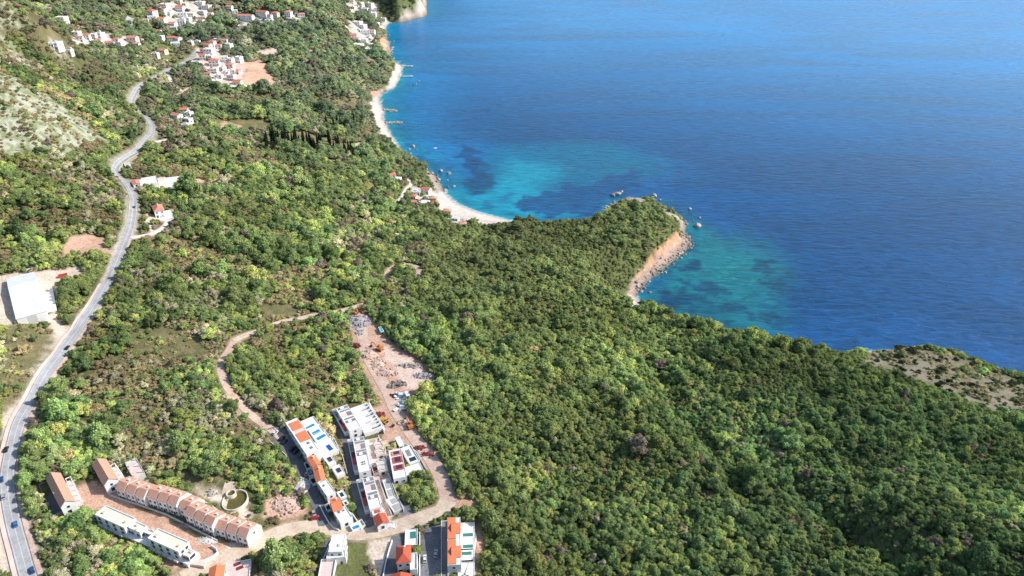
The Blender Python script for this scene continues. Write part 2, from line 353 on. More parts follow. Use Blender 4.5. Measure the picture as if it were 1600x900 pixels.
GROUND = [ # kind, px polygon, feather in metres, clears trees
 ('dirt', [(543,490),(560,484),(585,497),(600,520),(622,541),(656,560),(688,597),(654,616),(630,640),(600,640),(575,600),(556,555),(546,520)], 3, 1),
 ('dirt', [(575,640),(600,625),(640,640),(660,680),(690,740),(712,775),(745,780),(750,800),(690,800),(670,740),(640,700),(600,690),(580,660)], 3, 1),
 ('pale', [(600,545),(640,560),(674,600),(640,612),(620,590)], 3, 1),
 ('dirt', [(745,800),(760,840),(750,900),(735,900),(740,850)], 2, 1),
 ('dirt', [(110,368),(133,364),(172,372),(166,386),(176,396),(92,404)], 3, 1),
 ('sand', [(-40,430),(40,425),(132,417),(130,432),(96,452),(96,475),(60,495),(0,515),(-40,515)], 3, 1),
 ('sand', [(68,496),(100,480),(92,505),(112,512),(70,560),(54,590),(40,580),(50,540),(80,520)], 3, 1),
 ('sand', [(0,640),(20,625),(36,610),(30,600),(45,590),(20,660),(0,690)], 3, 1),
 ('sand', [(-20,720),(6,700),(0,760),(10,830),(30,900),(-20,900)], 3, 1),
 ('grass', [(0,510),(60,500),(70,545),(40,620),(0,640)], 8, 0),
 ('grass', [(0,690),(14,700),(0,740),(-10,720)], 4, 0),
 ('dirt', [(110,760),(150,745),(180,765),(215,790),(290,830),(345,850),(430,845),(330,890),(280,890),(265,900),(180,800),(140,800)], 2.5, 1),
 ('sand', [(335,868),(400,840),(450,832),(430,850),(340,885),(255,890)], 3, 1),
 ('drygrass', [(190,745),(225,740),(330,770),(390,790),(420,800),(400,822),(330,790),(240,755)], 4, 0),
 ('sand', [(290,755),(336,752),(400,800),(380,812),(330,790)], 5, 1),
 ('dirt', [(410,780),(440,770),(470,782),(480,805),(440,815),(415,805)], 4, 1),
 ('drygrass', [(200,718),(250,720),(330,742),(380,722),(430,690),(420,700),(330,770),(250,742)], 6, 0),
 ('drygrass', [(335,668),(385,655),(418,672),(380,690),(345,694)], 6, 0),
 ('drygrass', [(215,560),(330,560),(320,520),(250,500),(190,520)], 16, 0),
 ('drygrass', [(400,476),(462,474),(470,492),(410,498)], 5, 1),
 ('grassgreen', [(540,850),(580,848),(575,905),(528,905)], 2, 1),
 ('asphalt', [(660,822),(690,822),(690,905),(652,905)], 2, 1),
 ('sand', [(575,846),(612,842),(612,850),(604,905),(590,905)], 3, 1),
 ('asphalt', [(420,672),(436,664),(485,715),(470,722),(448,704)], 2, 1),
 ('asphalt', [(520,655),(527,648),(560,690),(548,700)], 3, 1),
 ('pale', [(580,690),(605,690),(620,790),(600,830),(585,770)], 2, 1),
 ('asphalt', [(628,770),(640,792),(650,808),(620,812)], 4, 1),
 ('pale', [(202,281),(255,276),(318,280),(322,289),(296,298),(250,299),(212,290)], 3, 1),
 ('dirt', [(290,281),(322,282),(318,290),(300,296)], 4, 1),
 ('sand', [(228,330),(240,336),(280,325),(278,334),(262,345),(235,350),(240,362),(228,360)], 4, 1),
 ('grass', [(240,222),(295,222),(285,240),(245,240)], 6, 0),
 ('drygrass', [(330,185),(420,185),(440,205),(380,205),(330,200)], 10, 1),
 ('dirt', [(338,195),(352,190),(375,196),(345,208)], 5, 1),
 ('pale', [(305,75),(340,70),(352,96),(375,92),(385,100),(380,130),(375,140),(350,140),(325,130),(318,105),(300,100)], 5, 1),
 ('cutsand', [(378,98),(410,90),(414,100),(430,128),(420,142),(385,142),(372,130),(384,112)], 4, 1),
 ('pale', [(395,80),(425,74),(440,80),(425,90),(415,92)], 5, 1),
 ('pale', [(482,79),(512,80),(512,84),(484,83)], 3, 1),
 ('drygrass', [(290,145),(370,146),(440,150),(430,170),(330,165)], 12, 0),
 ('drygrass', [(470,150),(560,155),(570,175),(540,190),(500,170)], 12, 0),
 ('drygrass', [(540,190),(600,195),(605,225),(560,215)], 10, 0),
 ('sand', [(575,160),(592,155),(598,180),(604,200),(590,190)], 5, 1),
 ('pale', [(550,225),(575,222),(580,235),(558,238)], 3, 1),
 ('sand', [(520,250),(545,244),(545,252),(520,258)], 3, 0),
 ('drygrass', [(600,380),(640,365),(690,362),(640,372)], 5, 0),
 ('sand', [(610,365),(640,362),(650,368),(620,372)], 4, 1),
 ('rockhill', [(-60,140),(-60,60),(0,110),(60,140),(120,175),(160,215),(120,250),(60,235),(30,250),(-60,260)], 14, 2),
 ('rockhill', [(-60,30),(0,10),(40,0),(130,10),(90,25),(30,40),(-20,60)], 14, 2),
 ('rockhill', [(-40,80),(30,75),(60,120),(0,110)], 14, 2),
 ('drygrass', [(60,60),(130,45),(160,60),(110,95),(60,85)], 14, 2),
 ('drygrass', [(165,92),(250,78),(300,80),(280,98),(210,100)], 10, 0),
 ('grassgreen', [(248,68),(285,70),(280,80),(245,78)], 6, 1),
 ('bare', [(1345,552),(1390,546),(1450,548),(1500,560),(1560,580),(1600,597),(1640,620),(1640,676),(1560,648),(1500,623),(1430,597),(1380,579),(1345,566)], 6, 2),
 ('beach', [(676,300),(697,303),(711,316),(746,331),(778,339),(806,345),(800,352),(760,352),(725,345),(700,336),(680,322)], 3, 1),
 ('beach', [(620,99),(630,104),(626,114),(617,137),(606,141),(612,115)], 3, 1),
 ('beach', [(580,165),(592,156),(602,172),(598,182),(606,203),(618,223),(634,239),(628,240),(606,222),(590,200),(582,180)], 4, 1),
 ('drygrass', [(412,212),(470,204),(550,226),(548,246),(500,240),(415,230)], 3, 1),
 ('cliff', [(976,470),(986,438),(1008,414),(1040,382),(1056,364),(1076,368),(1082,382),(1040,420),(1010,445),(998,460),(1000,478),(992,480)], 2, 1),
 ('beach', [(984,468),(996,462),(1000,478),(1006,486),(994,488),(986,480)], 1.5, 1),
 ('cliff', [(578,142),(598,140),(596,150),(588,160),(580,158)], 4, 1),
 ('cliff', [(592,66),(604,60),(614,80),(606,90),(598,84)], 4, 1),
 ('sand', [(580,38),(600,34),(604,44),(590,44)], 4, 1),
 ('rockcoast', [(944,326),(968,308),(1000,308),(1014,318),(1000,318),(965,318)], 3, 1),
 ('rockcoast', [(1030,322),(1050,334),(1074,350),(1076,368),(1062,376),(1062,352),(1040,336)], 3, 1),
 ('rockcoast', [(668,262),(682,276),(694,298),(684,304),(676,290),(664,270)], 4, 1),
 ('whitecliff', [(622,36),(640,16),(652,6),(664,-4),(672,8),(670,24),(650,30),(628,38)], 6, 1),
 ('whitecliff', [(658,2),(672,-2),(674,26),(658,26)], 5, 1),
]
VPAVE = [ # villages: paved, mostly cleared
 [(110,52),(150,50),(215,60),(218,72),(190,76),(150,66),(115,66)], [(78,66),(100,66),(112,82),(90,84)],
 [(232,16),(262,2),(330,0),(336,24),(318,40),(300,44),(280,50),(236,32)], [(372,28),(430,20),(428,38),(380,46)], [(450,20),(482,22),(480,34),(450,34)],
 [(536,0),(590,0),(588,18),(560,26),(545,14)], [(545,32),(575,38),(588,60),(585,78),(556,80),(548,60)], [(640,290),(668,292),(684,318),(660,324),(640,318)], [(700,330),(724,340),(730,352),(712,354),(698,342)]]
GCOL = {'dirt': (.57,.36,.26), 'pale': (.70,.53,.44), 'sand': (.68,.56,.45), 'cutsand': (.66,.42,.29), 'grass': (.27,.23,.12), 'drygrass': (.25,.21,.11), 'grassgreen': (.15,.16,.06), 'asphalt': (.20,.20,.22),
        'rockhill': (.47,.47,.37), 'bare': (.28,.25,.19), 'beach': (.70,.59,.52), 'cliff': (.70,.40,.25), 'rockcoast': (.42,.35,.29), 'whitecliff': (.60,.54,.46)}
for k in GROUND: k[1][:] = gp(k[1])
VP = [gp(p) for p in VPAVE]
RW = [(n, gp(l), w, m) for n, l, w, m in ROADS]
MR = gp(MAINROAD); TR = gp(TOPROAD)
def smooth_line(pts, step):
    P = [np.array(p) for p in pts]; out = []
    for i in range(len(P)-1):
        p0 = P[max(i-1, 0)]; p1 = P[i]; p2 = P[i+1]; p3 = P[min(i+2, len(P)-1)]
        n = max(1, int(np.linalg.norm(p2-p1)/step))
        for j in range(n):
            t = j/n
            out.append(.5*((2*p1)+(-p0+p2)*t+(2*p0-5*p1+4*p2-p3)*t*t+(-p0+3*p1-3*p2+p3)*t**3))
    out.append(P[-1]); return np.array(out)
MRS = smooth_line(MR, 5); TRS = smooth_line(TR, 8)
RWS = [(n, smooth_line(l, 5), w, m) for n, l, w, m in RW]
# ------------------------------------------------------------------ ground sheet
def grid_faces(r, c, keep=None):
    i = np.arange((r-1)*c).reshape(r-1, c)[:, :-1].ravel()
    f = np.stack([i, i+1, i+c+1, i+c], 1)
    if keep is not None: f = f[keep[f].any(1)]
    return f
def sheet(name, X, Y, Z, faces, mat, smooth=True):
    me = bpy.data.meshes.new(name)
    used = np.unique(faces); remap = np.full(len(X), -1); remap[used] = np.arange(len(used)); f = remap[faces]
    me.vertices.add(len(used)); me.vertices.foreach_set('co', np.stack([X[used], Y[used], Z[used]], 1).ravel())
    me.loops.add(f.size); me.loops.foreach_set('vertex_index', f.ravel())
    me.polygons.add(len(f)); me.polygons.foreach_set('loop_start', np.arange(len(f))*4)
    if smooth: me.polygons.foreach_set('use_smooth', np.ones(len(f), bool))
    me.update(calc_edges=True); me.validate()
    me.materials.append(mat)
    o = bpy.data.objects.new(name, me); COL.objects.link(o)
    return o, used
def paint_attr(me, name, col):
    a = me.color_attributes.new(name, 'FLOAT_COLOR', 'POINT')
    a.data.foreach_set('color', np.c_[col, np.ones(len(col))].ravel().astype(np.float32))
f = grid_faces(NR, NC, TZ > -3)
def ground_colour(X, Y):
    n1 = fbm(X/30, Y/30, 1, 4); n2 = fbm(X/9, Y/9, 2, 3); n3 = fbm(X/3, Y/3, 6, 2)
    c = np.array([.125,.145,.058])*(0.5+.9*n2)[:, None]
    br = (sstep(.5, .68, n1)*sstep(760, 560, project(X, Y, height(X, Y))[0])*.8)[:, None]; c = c*(1-br)+br*np.array([.15,.125,.065])*(0.7+.6*n3)[:, None]
    for kind, poly, fe, clr in GROUND:
        d = sdist(X, Y, poly, 60)+(n2-.5)*fe*2.2+(n3-.5)*fe*.8
        w = sstep(-fe*.5, fe*.5, d)
        if kind == 'cliff':
            dc, _ = coast(X, Y); rib = fbm(X/3.0, Y/3.0, 61, 3)
        col = np.array(GCOL[kind])[None, :]*(0.78+.44*n3)[:, None]
        if kind in ('rockhill', 'drygrass', 'grass', 'bare'):
            k = sstep(.42, .58, (.25*n2+.75*n3) if kind == 'rockhill' else .5*n2+.5*n3)[:, None]
            alt = {'rockhill': (.22,.25,.13), 'drygrass': (.15,.15,.065), 'grass': (.19,.17,.085), 'bare': (.19,.17,.10)}[kind]
            col = col*(1-k)+np.array(alt)*k
        if kind == 'cliff':
            lowr = sstep(13, 8, dc+(n2-.5)*8)[:, None]; col = np.array([.66,.36,.21])*(.4+1.15*rib)[:, None]*(1-lowr)+np.array([.46,.33,.27])*(.5+.9*n3)[:, None]*lowr
        c = c*(1-w[:, None])+col*w[:, None]
    for p in VP:
        w = sstep(-3, 3, sdist(X, Y, p, 50)+(n2-.5)*16)*.85
        c = c*(1-w[:, None])+np.array([.64,.58,.52])*w[:, None]*(0.7+.5*n3)[:, None]
    w = (sstep(6.6, 4.4, ldist(X, Y, MRS)+(n2-.5)*4)*(.55+.45*sstep(560, 470, Y)))[:, None]; c = c*(1-w)+np.array([.54,.47,.40])*w
    for n, l, wd, m in RWS:
        if m in ('dirt', 'sanddirt', 'gravel'):
            w = sstep(wd*.5+2.2, wd*.5-.5, ldist(X, Y, l)+(n2-.5)*4)[:, None]; c = c*(1-w)+np.array([.48,.35,.26])*w
    d, sl = coast(X, Y)
    w = (sstep(9, 3, d+(n2-.5)*10)*sstep(.3, .5, sl))[:, None]; c = c*(1-w)+np.array([.40,.32,.26])*w*(.6+.8*n3)[:, None]
    w = (sstep(11, 6, d+(n2-.5)*3)*sstep(.32, .2, sl))[:, None]; c = c*(1-w)+np.array([.69,.59,.52])*w*(.9+.2*n3)[:, None]
    wet = sstep(3.2, .4, d)[:, None]; c = c*(1-.42*wet)
    return np.clip(c, 0, 1)
mg, nt, b = new_mat('ground_soil'); L = nt.links
at = nd(nt, 'ShaderNodeAttribute', attribute_name='tint'); tc = nd(nt, 'ShaderNodeTexCoord')
n1 = nd(nt, 'ShaderNodeTexNoise', Scale=.9, Detail=6.0, Roughness=.7); L.new(tc.outputs['Object'], n1.inputs['Vector'])
hv = nd(nt, 'ShaderNodeHueSaturation'); mr = nd(nt, 'ShaderNodeMapRange'); mr.inputs['From Min'].default_value = .3; mr.inputs['From Max'].default_value = .7; mr.inputs['To Min'].default_value = .6; mr.inputs['To Max'].default_value = 1.36
L.new(n1.outputs['Fac'], mr.inputs['Value']); L.new(mr.outputs[0], hv.inputs['Value']); L.new(at.outputs['Color'], hv.inputs['Color']); L.new(hv.outputs[0], b.inputs['Base Color'])
bp = nd(nt, 'ShaderNodeBump', Strength=.7, Distance=.5); L.new(n1.outputs['Fac'], bp.inputs['Height']); L.new(bp.outputs[0], b.inputs['Normal']); b.inputs['Roughness'].default_value = .95
b.inputs['Specular IOR Level'].default_value = .1
o, used = sheet('ground', TX, TY, TZ, f, mg); prop(o, kind='structure')
paint_attr(o.data, 'tint', ground_colour(TX[used], TY[used]))
# ------------------------------------------------------------------ sea
sx = np.concatenate([[-9000, -4000, -2000, -1000], np.linspace(-480, 760, 400), np.geomspace(775, 20000, 70)])
sy = np.concatenate([[100, 260], np.linspace(330, 1150, 300), np.geomspace(1156, 30000, 160)])
SX = np.tile(sx, len(sy)); SY = np.repeat(sy, len(sx)); SZ = np.zeros_like(SX)
def zp(pts): return [tuple(at_z(a, c)) for a, c in pts]
def sea_colour(X, Y):
    d, sl = coast(X, Y); d = -d
    n1 = fbm(X/45, Y/45, 21, 4); n2 = fbm(X/14, Y/14, 23, 4); n3 = fbm(X/5, Y/5, 25, 3); nb = fbm(X/240, Y/150, 27, 3)
    deep = np.array([.001,.066,.195]); mid = np.array([.005,.085,.26]); teal = np.array([.002,.19,.33]); cyan = np.array([.03,.36,.42]); green = np.array([.006,.165,.20]); weed = np.array([.004,.05,.14])
    far = sstep(750, 2100, Y+X*.35)[:, None]  # sky sheen and glint put into the sea colour, far off and rightwards
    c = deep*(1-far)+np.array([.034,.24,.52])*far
    c = c*(.90+.2*nb)[:, None]
    def blend(w, col):
        nonlocal c; w = np.clip(w, 0, 1)[:, None]; c = c*(1-w)+np.asarray(col)*w
    blend(.75*sstep(90, 10, d+(n1-.5)*60)*sstep(900, 700, Y), mid)
    blend(.9*sstep(170, 20, d+(n1-.5)*60)*sstep(780, 900, Y), (.006,.17,.40)); blend(.7*sstep(48, 6, d+(n1-.5)*30+(n2-.5)*20)*sstep(780, 850, Y), (.01,.25,.43))
    blend(.8*sstep(-35, 25, sdist(X, Y, zp([(690,285),(735,318),(800,345),(930,345),(985,300),(1000,275),(1040,250),(950,228),(850,225),(775,235),(757,290)]), 120)+(n1-.5)*45+(n2-.5)*20), teal*.72)
    blend(.7*sstep(70, 12, d+(n2-.5)*40)*1.2*sstep(-20, 30, sdist(X, Y, zp([(600,120),(660,130),(660,220),(720,270),(740,320),(690,310),(600,200)]), 120)), teal*.85)
    blend(.9*sstep(-22, 30, sdist(X, Y, zp([(700,300),(735,318),(800,345),(945,335),(850,300),(880,262),(800,250),(770,275),(760,300)]), 120)+(n1-.5)*30), (.004,.28,.40))
    blend(.8*sstep(-5, 6, sdist(X, Y, zp([(728,215),(752,250),(766,282),(752,300),(724,302),(738,276),(722,250),(716,215)]), 120)+(n2-.5)*40+(n3-.5)*16), weed)
    blend(.9*sstep(-3, 4, sdist(X, Y, zp([(800,322),(850,300),(905,288),(950,274),(990,268),(1000,300),(950,318),(930,338),(880,342),(830,338)]), 120)+(n2-.5)*44+(n3-.5)*18), weed*1.4)
    blend(.5*sstep(-6, 8, sdist(X, Y, zp([(775,308),(800,300),(800,316),(775,322)]), 120)+(n2-.5)*14), weed*1.5)
    blend(.92*sstep(-34, 22, sdist(X, Y, zp([(1000,495),(1070,380),(1085,340),(1040,315),(1090,345),(1150,370),(1210,400),(1200,440),(1190,520),(1120,540),(1050,512)]), 120)+(n1-.5)*50), green)
    blend(.75*sstep(.5, .55, n2*.6+n3*.4)*sstep(-30, 15, sdist(X, Y, zp([(1010,490),(1075,385),(1200,420),(1200,520),(1060,515)]), 120)), (.004,.23,.24))
    blend(.8*sstep(.53, .58, n1*.4+n2*.4+n3*.2)*sstep(-40, 10, sdist(X, Y, zp([(1020,490),(1075,385),(1200,390),(1240,480),(1200,540),(1060,515)]), 120)), (.002,.05,.12))
    blend(.6*sstep(-25, 20, sdist(X, Y, zp([(1040,470),(1110,455),(1160,480),(1150,520),(1080,515),(1045,500)]), 120)+(n2-.5)*60), (.002,.06,.12))
    blend(.5*sstep(.56, .62, n2)*sstep(60, 10, d)*sstep(1150, 900, Y), weed)
    k = sstep(13, 1, d+(n2-.5)*9)*sstep(.5, .2, sl); blend(.9*k, cyan)
    blend(.8*sstep(26, 5, d+(n2-.5)*12)*sstep(.3, .15, sl), (.004,.23,.31))
    blend(.5*sstep(9, 0, d+(n2-.5)*8)*sstep(.35, .6, sl), green*1.2)
    foam = sstep(2.8, .8, d+(n3-.5)*4)*sstep(.45, .2, sl)+.9*sstep(3.2, .4, d+(n3-.55)*9)*sstep(-18, 5, sdist(X, Y, zp([(1320,560),(1330,545),(1395,540),(1395,556)]), 120))
    blend(.75*foam, (.75,.78,.78))
    return np.clip(c, 0, 1)
ms, nt, b = new_mat('sea_water'); L = nt.links
at = nd(nt, 'ShaderNodeAttribute', attribute_name='tint'); tc = nd(nt, 'ShaderNodeTexCoord')
mp = nd(nt, 'ShaderNodeMapping'); mp.inputs['Rotation'].default_value = (0, 0, .10); mp.inputs['Scale'].default_value = (.062, .16, 1); L.new(tc.outputs['Object'], mp.inputs['Vector'])
n1 = nd(nt, 'ShaderNodeTexNoise', Scale=1.0, Detail=7.0, Roughness=.62, Distortion=.6); L.new(mp.outputs[0], n1.inputs['Vector'])
mp2 = nd(nt, 'ShaderNodeMapping'); mp2.inputs['Rotation'].default_value = (0, 0, -.1); mp2.inputs['Scale'].default_value = (.0022, .009, 1); L.new(tc.outputs['Object'], mp2.inputs['Vector'])
n2 = nd(nt, 'ShaderNodeTexNoise', Scale=1.0, Detail=4.0, Distortion=1.2); L.new(mp2.outputs[0], n2.inputs['Vector'])
hv = nd(nt, 'ShaderNodeHueSaturation'); L.new(at.outputs['Color'], hv.inputs['Color'])
mr = nd(nt, 'ShaderNodeMapRange'); mr.inputs['From Min'].default_value = .3; mr.inputs['From Max'].default_value = .7; mr.inputs['To Min'].default_value = .70; mr.inputs['To Max'].default_value = 1.3; L.new(n1.outputs['Fac'], mr.inputs['Value'])
m2 = nd(nt, 'ShaderNodeMapRange'); m2.inputs['From Min'].default_value = .35; m2.inputs['From Max'].default_value = .65; m2.inputs['To Min'].default_value = .86; m2.inputs['To Max'].default_value = 1.14; L.new(n2.outputs['Fac'], m2.inputs['Value'])
mm = nd(nt, 'ShaderNodeMath', operation='MULTIPLY'); L.new(mr.outputs[0], mm.inputs[0]); L.new(m2.outputs[0], mm.inputs[1])
L.new(mm.outputs[0], hv.inputs['Value']); L.new(hv.outputs[0], b.inputs['Base Color'])
bp = nd(nt, 'ShaderNodeBump', Strength=.65, Distance=2.0); L.new(n1.outputs['Fac'], bp.inputs['Height']); L.new(bp.outputs[0], b.inputs['Normal'])
rr = nd(nt, 'ShaderNodeMapRange'); rr.inputs['From Min'].default_value = .35; rr.inputs['From Max'].default_value = .65; rr.inputs['To Min'].default_value = .24; rr.inputs['To Max'].default_value = .32; L.new(n2.outputs['Fac'], rr.inputs['Value']); L.new(rr.outputs[0], b.inputs['Roughness'])
b.inputs['IOR'].default_value = 1.333; b.inputs['Specular IOR Level'].default_value = .5
f = grid_faces(len(sy), len(sx))
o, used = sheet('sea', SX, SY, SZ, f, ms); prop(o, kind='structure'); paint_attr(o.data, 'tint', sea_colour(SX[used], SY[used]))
# ------------------------------------------------------------------ roads draped on the ground
def ribbon(name, line, off0, off1, lift, mat, parent=None, nseg=1):
    P = np.asarray(line); T = np.gradient(P, axis=0); T /= np.linalg.norm(T, axis=1)[:, None]+1e-9; N = np.c_[-T[:, 1], T[:, 0]]
    k = nseg+1; cols = [P+N*(off0+(off1-off0)*i/nseg) for i in range(k)]
    V = np.stack(cols, 1).reshape(-1, 2)
    Z = height(V[:, 0], V[:, 1])
    Z = Z.reshape(-1, k); Z = np.maximum(Z, Z.mean(1, keepdims=True)-.6)+lift; Z = Z.ravel()
    o, _ = sheet(name, V[:, 0], V[:, 1], Z, grid_faces(len(P), k), mat)
    if parent is not None: o.parent = parent
    return o
nlow = int(np.argmin(((MRS-G(170,436))**2).sum(1)))
prop(ribbon('road_shoulder', MRS[:nlow], -5.2, -3.2, .32, M['dirt'], nseg=2), kind='structure')
prop(ribbon('roadside_pavement', MRS[:nlow], 3.2, 5.0, .45, M['pinkdeck'], nseg=1), kind='structure')
prop(ribbon('main_road', MRS[:nlow+1], -3.0, 3.0, .35, M['road'], nseg=4), kind='structure'); prop(ribbon('main_road', MRS[nlow:], -2.6, 2.6, .35, M['asphalt2'], nseg=4), kind='structure')
for a in (-2.5, 0, 2.5): prop(ribbon('road_marking', MRS, a-.07, a+.07, .37, M['paint']), kind='structure')
prop(ribbon('main_road', TRS, -5, 5, .3, M['road'], nseg=3), kind='structure')
for n, l, w, m in RWS: prop(ribbon(n, l, -w/2, w/2, .13, M[m], nseg=4), kind='structure')
# ------------------------------------------------------------------ light and sky
SUN_EL = math.radians(38); SUN_AZ = math.radians(5)     # azimuth from +x towards +y
w = bpy.data.worlds.new('World'); sc.world = w; w.use_nodes = True; nt = w.node_tree
sk = nt.nodes.new('ShaderNodeTexSky'); sk.sky_type = 'NISHITA'; sk.sun_disc = False; sk.sun_elevation = SUN_EL; sk.sun_rotation = math.pi/2-SUN_AZ
sk.air_density = 1.0; sk.dust_density = .8; sk.ozone_density = 1.2
nt.links.new(sk.outputs[0], nt.nodes['Background'].inputs[0]); nt.nodes['Background'].inputs[1].default_value = .18
sl_ = bpy.data.lights.new('sun', 'SUN'); sl_.energy = 5.1; sl_.angle = math.radians(.53); sl_.color = (1, .955, .88)
so = bpy.data.objects.new('sun', sl_); COL.objects.link(so); so.location = (300, 100, 600)
so.rotation_euler = Vector((math.cos(SUN_AZ)*math.cos(SUN_EL), math.sin(SUN_AZ)*math.cos(SUN_EL), math.sin(SUN_EL))).to_track_quat('Z', 'Y').to_euler()
sc.view_settings.view_transform = 'Standard'; sc.view_settings.look = 'None'; sc.view_settings.exposure = 0
sc.cycles.max_bounces = 5; sc.cycles.diffuse_bounces = 2; sc.cycles.glossy_bounces = 2; sc.cycles.transmission_bounces = 2; sc.cycles.volume_bounces = 0
# ------------------------------------------------------------------ building tools
BLOCK = []; BLOCKPOLY = [gp(q_) for q_ in ([(142,752),(184,768),(215,784),(290,812),(335,845),(400,852),(330,888),(290,885),(160,805),(128,800),(112,770)], [(505,640),(545,628),(606,634),(640,690),(600,702),(604,745),(622,800),(600,826),(575,806),(545,690)])]
def plan(p0, p1, p2, h, zt=None):
    """three roof corners in the photo, h metres above ground -> centre, turn, width, depth, ground z"""
    cx, cy = (p1[0]+p2[0])/2, (p1[1]+p2[1])/2
    if zt is None:
        q = at_h(cx, cy, h); zt = q[2]+h
    P = [at_z(a, b, zt) for a, b in (p0, p1, p2)]
    u = P[1]-P[0]; v = P[2]-P[0]
    if u[0]*v[1]-u[1]*v[0] < 0: P[0], P[1] = P[1], P[0]; u = -u; v = P[2]-P[1] if False else v
    w = np.linalg.norm(u); u = u/w; n = np.array([-u[1], u[0]]); d = abs(float(v@n))
    c = P[0]+u*w/2+n*d/2
    zg = zt-h
    cs = [c+u*a*w/2+n*b*d/2 for a in (-1, 1) for b in (-1, 1)]
    lo = min(H(*k) for k in cs)-zg-.6
    m = 1.0
    BLOCKPOLY.append([tuple(c+u*a*(w/2+m)+n*b*(d/2+m)) for a, b in ((-1,-1),(1,-1),(1,1),(-1,1))])
    return dict(c=c, rz=math.atan2(u[1], u[0]), w=float(w), d=d, zg=zg, lo=min(lo, -.5), u=u, n=n, zt=zt)
def local(pl, x, y):
    """world xy -> the building's own axes"""
    q = np.array([x, y])-pl['c']; return float(q@pl['u']), float(q@pl['n'])
def faces_cam(pl, nx, ny):
    o = pl['u']*nx+pl['n']*ny; q = pl['c']+pl['u']*nx*pl['w']/2+pl['n']*ny*pl['d']/2
    return float(o@(-q)) > 0
def window(parent, side, a, z, w, d, ww=1.2, wh=1.3, simple=False, name='window', mat=None):
    """a window standing proud of one wall: ring frame with a pane inside"""
    fr = MB(); pn = MB(); t = .1
    def put(mb, a0, a1, z0, z1, o0, o1):
        if side == '-y': mb.box(a0, a1, -d/2-o1, -d/2-o0, z0, z1)
        elif side == '+y': mb.box(a0, a1, d/2+o0, d/2+o1, z0, z1)
        elif side == '-x': mb.box(-w/2-o1, -w/2-o0, a0, a1, z0, z1)
        else: mb.box(w/2+o0, w/2+o1, a0, a1, z0, z1)
    if simple:
        put(fr, a-ww/2, a+ww/2, z-wh/2, z+wh/2, .003, .08); return fr.build(name, mat or M['glass'], parent)
    put(fr, a-ww/2, a+ww/2, z-wh/2-t, z-wh/2, .003, .14); put(fr, a-ww/2, a+ww/2, z+wh/2, z+wh/2+t, .003, .09)
    put(fr, a-ww/2-t, a-ww/2, z-wh/2, z+wh/2, .003, .09); put(fr, a+ww/2, a+ww/2+t, z-wh/2, z+wh/2, .003, .09)
    f = fr.build(name, M['frame'], parent)
    put(pn, a-ww/2, a+ww/2, z-wh/2, z+wh/2, .003, .04); pn.build('pane', mat or M['glass'], f)
    return f
def roof_gable(mb, w, d, h, rise, ov, th=.22, axis='x', ridge=0.0):
    """two sloping slabs; ridge along the given axis"""
    L, D = (w, d) if axis == 'x' else (d, w)
    def T(x, y, z): return (x, y, z) if axis == 'x' else (y, -x, z)
    ry = ridge*D/2
    for s in (-1, 1):
        e = s*(D/2+ov); run = abs(s*D/2-ry); k = rise/run; ez = h-k*ov
        x0, x1 = -L/2-ov, L/2+ov
        v = [T(x0, e, ez), T(x1, e, ez), T(x1, ry, h+rise), T(x0, ry, h+rise)]
        v += [(a, b, c+th) for a, b, c in v]
        f = [(0,3,2,1),(4,5,6,7),(0,1,5,4),(1,2,6,5),(2,3,7,6),(3,0,4,7)]
        if (s > 0) : f = [tuple(reversed(q)) for q in f]
        mb.add(v, f)
def roof_hip(mb, w, d, h, rise, ov):
    x, y = w/2+ov, d/2+ov; r = max(0, abs(w-d)/2)*.9
    b = [(-x,-y,h),(x,-y,h),(x,y,h),(-x,y,h)]; c = [(p[0], p[1], h+.18) for p in b]
    if w >= d: rd = [(-r,0,h+rise),(r,0,h+rise)]; f = [(4,5,9,8),(6,7,8,9),(5,6,9),(7,4,8)]
    else: rd = [(0,-r,h+rise),(0,r,h+rise)]; f = [(5,6,9,8),(7,4,8,9),(4,5,8),(6,7,9)]
    mb.add(b+c+rd, [(3,2,1,0),(0,1,5,4),(1,2,6,5),(2,3,7,6),(3,0,4,7)]+f)
def shell(e, w, d, h, lo, roof, roofm, wallm, rise=None, ov=.4, axis='x', par=.5, ridge=0.0):
    wl = MB(); wl.box(-w/2, w/2, -d/2, d/2, lo, h)
    rf = MB()
    if roof == 'flat':
        rf.box(-w/2+.25, w/2-.25, -d/2+.25, d/2-.25, h+.003, h+.1)
        pr = MB(); pr.ring(-w/2, w/2, -d/2, d/2, h+.002, h+par, .247)
        wo = wl.build('wall', wallm, e); pr.build('parapet', wallm, e)
    elif roof == 'hip':
        rise = rise or min(w, d)*.24; roof_hip(rf, w, d, h+.004, rise, ov); wo = wl.build('wall', wallm, e)
    else:
        L, D = (w, d) if axis == 'x' else (d, w); rise = rise or D*.2
        ry = ridge*D/2
        for s in (-1, 1):
            tri = [(s*L/2, -D/2, h), (s*L/2, D/2, h), (s*L/2, ry, h+rise)]
            if axis == 'y': tri = [(b, -a, c) for a, b, c in tri]
            wl.add(tri, [(0, 1, 2)] if s > 0 else [(2, 1, 0)])
        roof_gable(rf, w, d, h, rise, ov, axis=axis, ridge=ridge); wo = wl.build('wall', wallm, e)
    ro = rf.build('roof', roofm, e)
    return wo, ro, rise or 0
